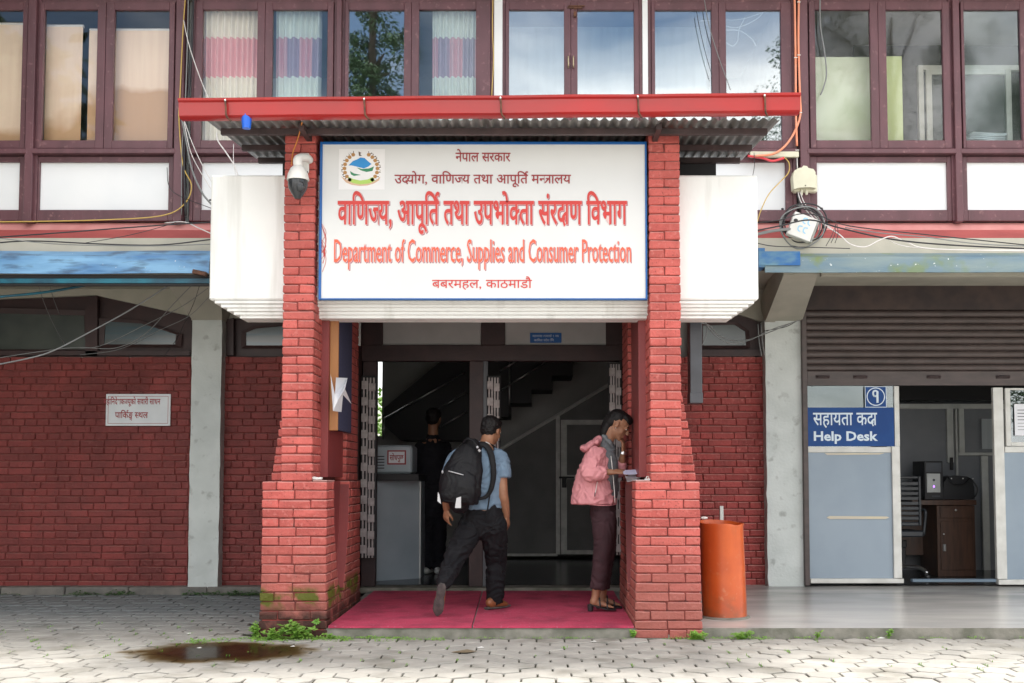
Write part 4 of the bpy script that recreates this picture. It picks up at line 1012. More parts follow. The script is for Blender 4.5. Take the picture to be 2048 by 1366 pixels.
build('frame', mb, M['duskalu'], t); build('lock', MB().cbox(fx(1124), fx(1133), YQ-.08, YQ-.05, WZ(975, YQ), WZ(955, YQ), .003).cbox(fx(1118), fx(1148), YQ-.09, YQ-.07, WZ(957, YQ), WZ(953, YQ), .002), M['dark'], t)
build('skirting', MB().cbox(fx(985), fx(1115), YQ-.03, YQ-.005, WZ(1112, YQ), WZ(1107, YQ), .002), M['duskalu'], t)
# counter with a machine on it
YC = 3.0
t = thing('reception_counter', W(795, 1140, YC), 'pale blue grey counter just inside the left doorway', 'counter')
a, b = WX(742, YC, 1000), WX(834, YC, 1000)
mb = MB(); mb.add([(a, YC, zth), (b, YC+.35, zth), (b, YC+.9, zth), (a, YC+.9, zth), (a, YC, WZ(962, YC)), (b, YC+.35, WZ(962, YC)), (b, YC+.9, WZ(962, YC)), (a, YC+.9, WZ(962, YC))],
       [(0, 1, 5, 4), (1, 2, 6, 5), (4, 5, 6, 7), (3, 0, 4, 7), (2, 3, 7, 6)])
M['countergrey'] = mat('pale counter laminate', (.40, .46, .50, 1), (.34, .40, .44, 1), rough=.4, nscale=3)
build('cabinet', mb, M['countergrey'], t)
build('worktop', MB().cbox(a-.02, b+.02, YC-.03, YC+.95, WZ(962, YC)+.001, WZ(948, YC), .004), M['dark'], t)
0 or build('corner_trim', MB().cbox(b-.012, b+.006, YC+.338, YC+.36, zth, WZ(964, YC), .002), M['alu'], t)
t = thing('printer', W(790, 946, YC), 'grey box machine with a red bordered label on the lobby counter', 'machine')
z0, z1 = WZ(947, YC)+.001, WZ(890, YC)
build('body', MB().cbox(a+.03, WX(822, YC, 900), YC+.1, YC+.6, z0, z1, .02), M['countergrey'], t)
for k in range(5): build('vent', MB().box(a+.05, a+.12, YC+.095, YC+.101, z0+.05+.03*k, z0+.06+.03*k), M['dark'], t)
build('label_sheet', MB().box(WX(772, YC, 910), WX(810, YC, 910), YC+.095, YC+.099, WZ(929, YC), WZ(900, YC)), M['print_dred'], t)
build('label_paper', MB().box(WX(775, YC, 910), WX(807, YC, 910), YC+.092, YC+.096, WZ(926, YC), WZ(903, YC)), M['paper'], t)
lettering('lettering', ['सोधपुछ'], WX(777, YC, 910), WX(805, YC, 910), WZ(920, YC), .05, YC+.090, M['print_dred'], t, .02)
# ------------------------------------------------------------------ parking notice
YP = YW-.03
t = thing('parking_notice', W(276, 852, YP), 'white parking notice with maroon Devanagari lettering on the left brick wall', 'sign')
x0, x1, z0, z1 = WX(212, YP, 820), WX(341, YP, 820), WZ(851.5, YP), WZ(788, YP)
Rm = Matrix.Translation(((x0+x1)/2, YP, z0)) @ Matrix.Rotation(R(-.5), 4, 'Y') @ Matrix.Translation((-(x0+x1)/2, -YP, -z0))
M['tin'] = mat('white enamel plate', (.66, .70, .72, 1), (.58, .62, .64, 1), rough=.35, nscale=5)
build('plate', MB().cbox(x0, x1, YP-.004, YP+.01, z0, z1, .001), M['tin'], t)
mb = MB(); m = .022; w_ = .004
for q in ((x0+m, x1-m, z0+m, z0+m+w_), (x0+m, x1-m, z1-m-w_, z1-m), (x0+m, x0+m+w_, z0+m+w_, z1-m-w_), (x1-m-w_, x1-m, z0+m+w_, z1-m-w_)): mb.box(q[0], q[1], YP-.0052, YP-.0035, q[2], q[3])
build('border', mb, M['print_dred'], t)
lettering('lettering', ['महािनदेशक', ('half', 'ज'), 'यूको सवारी साधन'], WX(221, YP), WX(333, YP), WZ(808.5, YP), .052, YP-.0048, M['print_dred'], t, .02)
lettering('lettering', ['पािक', ('reph',), 'ङ', ('sub', 'ग'), ' ', ('half', 'स'), 'थल'], WX(244, YP), WX(309, YP), WZ(836, YP), .056, YP-.0048, M['print_dred'], t, .02)
# ================================================================== GUTTERS AND HANGING THINGS
def gutter(name, x0, x1, ptop, pbot, m, label, extra=None):
    zt, zb = WZ(ptop, YG), WZ(pbot, YG); h = zt-zb
    t = thing(name, ((x0+x1)/2, YG, zb), label, 'gutter')
    prof = [(.30, 0), (.16, -.012), (.03, -h*.35), (-.0, -h*.75), (-.004, -h), (.012, -h), (.02, -h*.8), (.05, -h*.4), (.17, -.03), (.30, -.02)]
    n = 50; mb = MB(); vs = []; k = len(prof)
    for i in range(n+1):
        x = x0+(x1-x0)*i/n; wz = .008*noise.noise(Vector((x*1.1, 3, 0))); 
        for a, b in prof: vs.append((x, YG+a+.004*noise.noise(Vector((x*3, a*9, 0))), zt+b+wz))
    mb.add(vs, [(i*k+j, i*k+(j+1) % k, (i+1)*k+(j+1) % k, (i+1)*k+j) for i in range(n) for j in range(k)] + [tuple(range(k-1, -1, -1)), tuple(range(n*k, n*k+k))])
    build('sheet', mb, m, t, smooth='x'); return t
glx = WX(418, YG, 520)
t = gutter('roof_gutter', -6.9, glx, 491, 547, M['blue_gutter'], 'long weathered blue sheet gutter left of the white porch box')
for (pa, pb, y, m) in ((549, 556, YG+.05, M['dark']), (557, 566, YG+.02, M['teal']), (567, 571, YG+.04, M['dark'])):
    build('strip', MB().box(-6.9, glx+.0, y, y+.05, WZ(pb, y), WZ(pa, y)), m, t)
build('wooden_block', MB().cbox(-.06, .06, -.03, .03, -.018, .018, .004, M=Matrix.Translation(W(400, 546, YG-.04)) @ Matrix.Rotation(R(12), 4, 'Y')), M['rust'], label='broken brown wooden block at the end of the left blue gutter', cat='wood block')
grx = WX(1530, YG, 520)
t = gutter('roof_gutter', grx, 6.9, 496, 545, M['grey_gutter'], 'long grey blue sheet gutter with green moss, right of the white porch box')
build('patch', MB().box(WX(1517, YG, 520), WX(1600, YG, 520), YG-.012, YG-.006, WZ(531, YG), WZ(503, YG)).box(WX(1517, YG, 520), WX(1530, YG, 520), YG+.0, YG+.2, WZ(534, YG), WZ(496, YG)), M['blue_flash'], t)
# underside boards behind the gutters
mb = MB(); mb.box(-6.9, 6.9, YG+.30, YU-.03, WZ(492, YG)-.03, WZ(492, YG)+.0)
build('eave_board', mb, M['beige'], kind='structure')
mb = MB(); mb.box(WX(1636, 1.5, 548), 6.9, 1.38, 1.44, WZ(549, 1.4)-.02, WZ(549, 1.4)+.25)
build('eave_beam', mb, M['beige'], kind='structure')
# ------------------------------------------------------------------ HELP DESK OFFICE
YO = 2.75; ox = lambda p, py=950: WX(p, YO, py); oz = lambda p: WZ(p, YO)
sb = slabz(YO)
mb = MB(); mb.box(ox(1607), 6.9, YO-.03, YO+.35, oz(620)+.0, oz(568)); mb.box(ox(1607), 6.9, 1.5, YO+.3, oz(568)+.005, oz(560)+.08)
build('shutter_housing', mb, M['soffit'], kind='structure')
t = thing('rolling_shutter', ((ox(1607)+6.7)/2, YO, oz(770)), 'half lowered brown rolling shutter above the help desk', 'shutter')
x0, x1 = ox(1613, 700), 6.75; z1, z0 = oz(620), oz(742); n = 9; h = (z1-z0)/n
for k in range(n):
    zc = z0+h*(k+.5); prof = [(.0+.020*(1-math.cos(a))*0+YO+.022-.022*math.sin(a), zc-h*.5*math.cos(a)*.97) for a in [math.pi*i/6 for i in range(7)]]
    prof += [(YO+.028, zc+h*.48), (YO+.028, zc-h*.48)]
    build('slat', MB().prism(prof, x0, x1, 'x'), M['shutter'], t, smooth='x')
br = build('bottom_rail', MB().cbox(x0, x1, YO-.008, YO+.03, oz(770), z0-.002, .004).box(x0, x1, YO-.02, YO+.03, oz(771), oz(766)), M['shutter'], t)
for px in (1645, 1720, 1867, 2005):
    x = ox(px, 752); z = oz(754)
    build('handle', MB().tube(crom([(x-.055, YO-.012, z), (x-.05, YO-.035, z+.004), (x+.05, YO-.035, z+.004), (x+.055, YO-.012, z)], 3), .009, 6).cbox(x-.07, x+.07, YO-.013, YO-.008, z-.018, z+.018, .002), M['purlin'], br)
build('guide_channel', MB().cbox(ox(1605), ox(1615), YO-.05, YO+.08, sb+.01, oz(618), .004), M['shutter'], t)
t = thing('office_partition', (ox(1820), YO, sb), 'aluminium and blue grey laminate office front with an open doorway under the brown shutter', 'partition')
def bar(name, a, b, c, d, dy=0, th=.05, m=None, py=950): return build(name, MB().cbox(ox(a, py), ox(b, py), YO-dy, YO+th, oz(d), oz(c), .003), m or M['alu_white'], t)
bar('post', 1789, 1799, 772, 893, py=830); bar('post', 1785, 1801, 893, 1156, dy=.02, py=1030); bar('post', 1990, 2010, 775, 1158)
bar('rail', 1616, 1784, 894, 905, dy=.0); bar('rail', 2011, 2250, 893, 905)
bar('sill_rail', 1617, 1802, 1157, 1166, dy=.03); bar('sill_rail', 1990, 2250, 1159, 1169, dy=.03)
M['door_step'] = mat('blue grey threshold strip', (.12, .17, .22, 1), rough=.4)
bar('threshold_strip', 1820, 1986, 1158, 1164, dy=.02, m=M['door_step'])
bar('lower_panel', 1617, 1787, 905, 1157, th=.02, dy=-.005, m=M['bluegrey']); bar('lower_panel', 2009, 2250, 905, 1160, th=.02, dy=-.005, m=M['bluegrey'])
M['tape'] = mat('cream tape', (.62, .55, .38, 1), (.55, .5, .4, 1), rough=.6)
build('tape_strip', MB().prism([(ox(a), oz(b)) for a, b in ((1652, 1035), (1658, 1032), (1772, 1033), (1777, 1035), (1770, 1038), (1658, 1038))], YO-.003, YO+.0), M['tape'], t)
build('tape_strip', MB().prism([(ox(a), oz(b)) for a, b in ((1650, 906), (1770, 906), (1760, 909), (1655, 910))], YO-.003, YO+.0), M['tape'], t)
M['officeglass'] = glass('office glass', .10, (.8, .85, .85, 1))
build('pane', MB().box(ox(1616, 830), ox(1789, 830), YO+.02, YO+.025, oz(894), oz(771)), M['officeglass'], t)
# right hand sliding sash with notice
frame = MB(); frame4(frame, ox(2012, 830), ox(2250, 830), oz(892), oz(776), .05, .05, .04, .02, YO+.005, YO+.04); s = build('sash', frame, M['alu_white'], t)
build('pane', MB().box(ox(2020), ox(2245), YO+.02, YO+.025, oz(889), oz(776)), M['officeglass'], s)
# help desk sign
t = thing('help_desk_sign', (ox(1702), YO, oz(893)), 'blue help desk sign with pale lettering in two scripts', 'sign')
M['signblue'] = mat('deep blue vinyl', (.002, .046, .20, 1), (.005, .06, .23, 1), rough=.35, spec=.25, nscale=6)
build('board', MB().box(ox(1615, 850), ox(1788, 850), YO-.004, YO+.008, oz(892.5), oz(815)), M['signblue'], t)
yl = YO-.006
lettering('lettering', ['सहायता क', ('ksha',)], ox(1626, 850), ox(1754, 850), oz(850), oz(826)-oz(850), yl, M['print_white'], t, .010)
lettering('lettering', None, ox(1627, 850), ox(1755, 850), oz(881), oz(862)-oz(881), yl, M['print_white'], t, .028, latin='Help Desk')
t = thing('number_sign', (ox(1753), YO, oz(814)), 'square blue sign with a white ringed numeral above the help desk sign', 'sign')
cx, cz = (ox(1732)+ox(1775))/2, (oz(773)+oz(814))/2; hw = (ox(1775)-ox(1732))/2
build('board', MB().box(cx-hw, cx+hw, YO-.012, YO-.005, oz(815), oz(773)), M['print_white'], t)
build('field', MB().box(cx-hw+.006, cx+hw-.006, YO-.0135, YO-.012, oz(815)+.006, oz(773)-.006), M['signblue'], t)
ring = MB(); n = 40; rv = []
for i in range(n):
    a = 2*math.pi*i/n
    for r in (hw*.86, hw*.77): rv.append((cx+r*math.cos(a), YO-.0145, cz+r*math.sin(a)))
ring.add(rv, [(2*i, 2*i+1, (2*i+3) % (2*n), (2*i+2) % (2*n)) for i in range(n)]); build('ring', ring, M['print_white'], t)
g = stroke([(.10, .40), (.02, .52), (.03, .68), (.14, .74), (.26, .66), (.24, .50), (.13, .42), (.08, .45)], .10); g2 = stroke([(.25, .72), (.25, .05)], .12)
sc_ = hw*1.15/.7; mb = MB()
for k, (v, f) in enumerate((g, g2)): mb.add([(cx+(a-.16)*sc_, YO-.0148-.0004*k, cz+(b-.40)*sc_) for a, b in v], f)
build('numeral', mb, M['print_white'], t)
# interior
mb = MB(); zf = sb+.01
mb.add([(2.6, YO+.05, zf), (6.8, YO+.05, zf), (6.8, 6, zf), (2.6, 6, zf)], [(0, 1, 2, 3)])
build('office_floor', mb, M['lobbyfloor'], kind='structure')
mb = MB(); mb.box(2.5, 6.9, 5.6, 5.7, zf, 3.1); mb.box(2.55, 2.65, YO+.1, 5.6, zf, 3.1); mb.box(2.5, 6.9, YO+.1, 5.7, 3.02, 3.1); mb.box(6.8, 6.9, YO, 5.6, zf, 3.1)
M['officewall'] = mat('office wall', (.36, .38, .40, 1), (.32, .34, .36, 1), rough=.8)
build('office_wall', mb, M['officewall'], kind='structure')
YI = 4.6; ix = lambda p, py=900: WX(p, YI, py); iz = lambda p: WZ(p, YI)
t = thing('glazed_partition', (ix(1880), YI, zf), 'grey aluminium partition with a door inside the help desk office', 'partition')
M['partgrey'] = mat('grey partition board', (.22, .23, .25, 1), (.2, .21, .23, 1), rough=.6)
build('board', MB().box(ix(1760), ix(2100), YI+.01, YI+.03, zf, iz(806)), M['partgrey'], t)
for a, b, c, d in ((1790, 2100, 808, 818), (1893, 1906, 818, 925), (1910, 1914, 812, 1100), (1915, 2100, 905, 911), (1960, 1974, 912, 1150), (1917, 1928, 818, 905)):
    build('rail', MB().cbox(ix(a), ix(b), YI-.03, YI+.01, max(iz(d), zf), iz(c), .003), M['alu'], t)
build('dark_transom', MB().box(ix(1760), ix(2100), YI+.0, YI+.03, iz(800), iz(765)), M['dark'], t)
build('handle', MB().cbox(ix(1897), ix(1903), YI-.05, YI-.03, iz(940), iz(915), .003), M['dark'], t)
build('wall_notice', MB().box(ix(1962), ix(1995), YI-.036, YI-.031, iz(898), iz(838)), M['sheer'], t)
# desk
YE = 3.75; ex = lambda p, py=1050: WX(p, YE, py); ez = lambda p: WZ(p, YE)
M['deskwood'] = mat('dark varnished wood', (.085, .042, .026, 1), (.05, .026, .018, 1), rough=.38, nscale=9, stretch=(4, 1, .5))
t = thing('desk', (ex(1890), YE, zf), 'dark wooden desk with one drawer and a cupboard door inside the office', 'desk')
build('top', MB().cbox(ex(1822), ex(1952), YE-.03, YE+.6, ez(1010), ez(1000), .004), M['deskwood'], t)
build('carcass', MB().cbox(ex(1874), ex(1950), YE, YE+.55, zf, ez(1011), .003), M['deskwood'], t)
build('drawer', MB().cbox(ex(1880), ex(1946), YE-.012, YE-.001, ez(1036), ez(1014), .003), M['deskwood'], t)
dd = build('door', MB().cbox(ex(1880), ex(1946), YE-.012, YE-.001, ez(1140), ez(1042), .003), M['deskwood'], t)
build('knob', MB().ball((ex(1911), YE-.02, ez(1020)), .014, 8, 6), M['steel'], dd, smooth='all')
build('lock', MB().cbox(ex(1884), ex(1889), YE-.03, YE-.013, ez(1102), ez(1088), .002).ball((ex(1886), YE-.02, ez(1068)), .01, 8, 5), M['steel'], dd)
build('back_panel', MB().cbox(ex(1800), ex(1874), YE+.45, YE+.47, zf+.2, ez(1011), .002), M['deskwood'], t)
t = thing('computer_tower', (ex(1868), YE+.1, ez(999)), 'black computer tower with a silver front and violet light standing on the desk', 'computer')
y = YE+.08
build('case', MB().cbox(WX(1849, y, 960), WX(1886, y, 960), y, y+.38, ez(1000)+.001, WZ(922, y), .005), M['black'], t)
build('front_plate', MB().cbox(WX(1853, y, 960), WX(1880, y, 960), y-.012, y-.001, WZ(985, y), WZ(947, y), .003), M['alu'], t)
build('drive_slot', MB().box(WX(1852, y, 930), WX(1882, y, 930), y-.004, y-.001, WZ(944, y), WZ(926, y)).box(WX(1864, y, 992), WX(1880, y, 992), y-.006, y-.001, WZ(994, y), WZ(991, y)), M['duct'], t)
led = bpy.data.materials.new('violet light'); led.use_nodes = True; b = led.node_tree.nodes['Principled BSDF']; b.inputs['Base Color'].default_value = (.3, .1, .8, 1); b.inputs['Emission Color'].default_value = (.35, .15, 1, 1); b.inputs['Emission Strength'].default_value = 1.2
build('power_button', MB().ball((WX(1867, y, 960), y-.013, WZ(960, y)), (.014, .005, .014), 10, 6), M['duct'], t, smooth='all')
build('status_light', MB().ball((WX(1867, y, 973), y-.013, WZ(973, y)), (.009, .004, .013), 8, 6), led, t, smooth='all')
t = thing('handbag', (ex(1916), YE+.15, ez(999)), 'black handbag with metal eyelets slumped on the desk', 'bag')
y = YE+.1; mb = MB()
prof = [(1886, 999), (1889, 965), (1897, 953), (1915, 951), (1935, 953), (1945, 958), (1950, 975), (1951, 999)]
mb.prism([(WX(a, y, b), WZ(b, y)+.001) for a, b in prof], y+.02, y+.17)
build('body', mb, M['black'], t, smooth='x')
build('strap', MB().tube(crom([W(1896, 955, y+.02), W(1906, 966, y-.02), W(1925, 968, y-.02), W(1940, 957, y+.02)], 5), .008, 6).tube(crom([W(1944, 960, y+.02), W(1954, 975, y), W(1952, 990, y), W(1946, 996, y)], 5), .008, 6), M['black'], t, smooth='all')
for px in (1903, 1926, 1946): build('eyelet', MB().ball(W(px, 957, y+.01), .008, 8, 5), M['steel'], t)
# office chair
YH = 3.35; hx = lambda p, py=1000: WX(p, YH, py); hz = lambda p: WZ(p, YH)
M['chairgrey'] = mat('dark grey plastic', (.035, .04, .048, 1), (.025, .028, .032, 1), rough=.45)
t = thing('office_chair', (hx(1825), YH, zf), 'dark grey swivel chair with a slotted back behind the doorway post', 'chair')
bk = MB(); frame4(bk, hx(1775), hx(1843), hz(1052), hz(952), .04, .03, .04, .03, YH, YH+.04, .008); build('back_frame', bk, M['chairgrey'], t)
for k in range(8): build('back_slat', MB().cbox(hx(1780), hx(1840), YH+.01, YH+.025, hz(1040)+k*.052, hz(1040)+k*.052+.036, .004), M['chairgrey'], t)
build('seat', MB().cbox(hx(1775), hx(1850), YH+.05, YH+.5, hz(1075), hz(1062), .015), M['chairgrey'], t)
build('armrest', MB().tube(crom([(hx(1852), YH+.1, hz(1072)), (hx(1856), YH+.1, hz(1040)), (hx(1856), YH+.1, hz(1022)), (hx(1850), YH+.3, hz(1020))], 4), .016, 8), M['chairgrey'], t, smooth='all')
build('gas_column', MB().lathe([(.025, 0), (.025, .22), (.04, .23), (.04, .3)], (hx(1820), YH+.25, zf+.1), 12), M['dark'], t)
for k in range(5):
    a = k*2*math.pi/5+.35; c = Vector((hx(1820), YH+.22, zf)); e = c+Vector((math.cos(a)*.28, math.sin(a)*.28, 0))
    l = build('foot', MB().tube(crom([c+Vector((0, 0, .12)), c.lerp(e, .6)+Vector((0, 0, .115)), e+Vector((0, 0, .07))], 4), [.016]*9, 6), M['steel'], t, smooth='all')
    build('castor', MB().ball(e+Vector((0, 0, .028)), (.03, .02, .028), 10, 8), M['black'], l, smooth='all')
t = thing('notice_sheet', (ox(2040), YO, oz(868)), 'white notice with rounded corner behind the glass at the right edge', 'notice')
build('backing', MB().box(ox(2022, 830), ox(2245, 830), YO+.028, YO+.032, oz(888), oz(812)), M['dark'], t)
build('sheet', MB().cbox(ox(2029, 830), ox(2150, 830), YO+.001, YO+.004, oz(871), oz(808), .001), M['paper'], t)
mb = MB()
for k in range(7): mb.box(ox(2035, 830), ox(2110, 830)-.02*rnd.random(), YO-.0005, YO+.0005, oz(820+6.5*k)-.004, oz(820+6.5*k)+.003*(1 if k < 4 else 0))
build('print_line', mb, M['duct'], t)
# ------------------------------------------------------------------ CCTV camera
yc = -.17; P = W(597, 330, 0)
t = thing('security_camera', (P.x, -.02, W(600, 345, 0).z), 'white and black dome security camera on the left brick pillar', 'camera')
build('mount_plate', MB().cbox(W(601, 330, 0).x, W(619, 330, 0).x, -.03, -.005, WZ(347, 0), WZ(308, 0), .004), M['whiteplastic'], t)
cxm = W(596, 350, yc).x; zt = WZ(306, yc)
build('arm', MB().tube(crom([(cxm+.055, -.02, WZ(322, 0)), (cxm+.04, -.09, WZ(314, -.1)), (cxm+.0, yc, WZ(318, yc)), (cxm, yc, WZ(335, yc))], 5), [.03]*5+[.032]*5+[.034]*6, 14), M['whiteplastic'], t, smooth='all')
s_ = 1/ (F/(yc-CY)); z36, zb_ = WZ(360, yc), WZ(397, yc)
build('housing', MB().lathe([(.0, WZ(331, yc)-z36), (.034, WZ(331.5, yc)-z36), (.056, WZ(337, yc)-z36), (.075, WZ(348, yc)-z36), (.083, .005), (.083, -.004), (.0, -.004)], (cxm, yc, z36), 28), M['whiteplastic'], t, smooth='x')
M['dome'] = mat('smoked black plastic', (.03, .033, .037, 1), rough=.2)
h = z36-zb_
dm = build('dome', MB().lathe([(.0, -.004), (.073, -.004), (.074, -.04), (.067, -.07), (.045, -.108), (.02, -h-.005), (0, -h-.006)], (cxm, yc, z36), 28), M['dome'], t, smooth='x')
build('lens', MB().ball((cxm+.028, yc-.048, z36-.06), (.034, .026, .045), 14, 10), M['dome'], dm, smooth='all')
for dx, pz in ((.0, 311), (.0, 344)): build('screw', MB().ball((W(615, pz, -.03).x, -.031, WZ(pz, -.03)), .005, 6, 4), M['dark'], t)
# ------------------------------------------------------------------ beige box, amplifier and coil
yb = YU-.14
t = thing('junction_box', W(1608, 382, yb), 'cream plastic junction box on the brown post above the cable coil', 'junction box')
f = lambda p, q_: (W(p, q_, yb).x, W(p, q_, yb).z)
build('cover', MB().prism([f(*p) for p in ((1588, 378), (1586, 352), (1589, 341), (1597, 336), (1604, 335), (1607, 331), (1614, 332), (1617, 336), (1627, 338), (1631, 344), (1632, 376), (1620, 374), (1600, 375))], yb, yb+.11), M['cream'], t, smooth='x')
build('back', MB().cbox(f(1585, 0)[0], f(1633, 0)[0], yb+.06, yb+.12, f(0, 381)[1], f(0, 345)[1], .01), M['cream'], t)
build('gland', MB().lathe([(.012, 0), (.012, -.04), (.008, -.05)], W(1603, 380, yb+.05), 8).lathe([(.012, 0), (.012, -.035), (.008, -.045)], W(1613, 380, yb+.05), 8), M['cream'], t)
build('screw', MB().ball(W(1611, 371, yb-.001), .006, 6, 4), M['dark'], t)
ya = YU-.34
C0 = W(1603, 455, ya)
t = thing('signal_amplifier', C0, 'tilted white metal box with ribs and faint blue marks, inside a cable coil', 'amplifier')
Mx = Matrix.Translation(C0) @ Matrix.Rotation(R(21), 4, 'Y')
build('case', MB().cbox(-.105, .105, -.04, .04, -.105, .105, .004, M=Mx), M['whiteplastic'], t)
for k in range(17): build('rib', MB().box(.106, .124, -.038, .038, -.10+k*.0122, -.10+k*.0122+.006, M=Mx), M['alu'], t)
M['printblue'] = mat('faded blue print', (.30, .58, .78, 1), rough=.5)
mb = MB()
for (a, b) in ((.0, .05), (.045, .05), (-.02, -.03), (.03, -.03)):
    v, f_ = stroke([(a+.02, b+.03), (a-.008, b+.025), (a-.012, b), (a-.004, b-.015), (a+.015, b-.02)], .011, 3)
    mb.add([Mx @ Vector((p[0], -.0412, p[1])) for p in v], f_)
build('print_mark', mb, M['printblue'], t)
build('knob', MB().ball(Mx @ Vector((-.075, -.045, .03)), (.02, .008, .014), 8, 6), M['black'], t)
t = thing('cable_coil', W(1603, 497, ya+.05), 'coil of dark cable hanging round the white amplifier box', 'cable')
for k in range(6):
    pts = []
    cx_, cy_ = 1603+rnd.uniform(-6, 6), 452+rnd.uniform(-6, 6); rx, ry = 46-k*1.8+rnd.uniform(-2, 2), 42-k*1.6+rnd.uniform(-2, 2)
    for i in range(28):
        a = 2*math.pi*i/27; p = W(cx_+rx*math.cos(a)+3*math.sin(2*a+k), cy_-ry*math.sin(a)+2*math.cos(3*a+k), ya+.03+.012*k+.01*math.sin(a*2+k)); pts.append(p)
    build('loop', MB().tube(crom(pts, 2), .0065, 6), M['blackcable'] if k % 3 else M['greycable'], t, smooth='all')
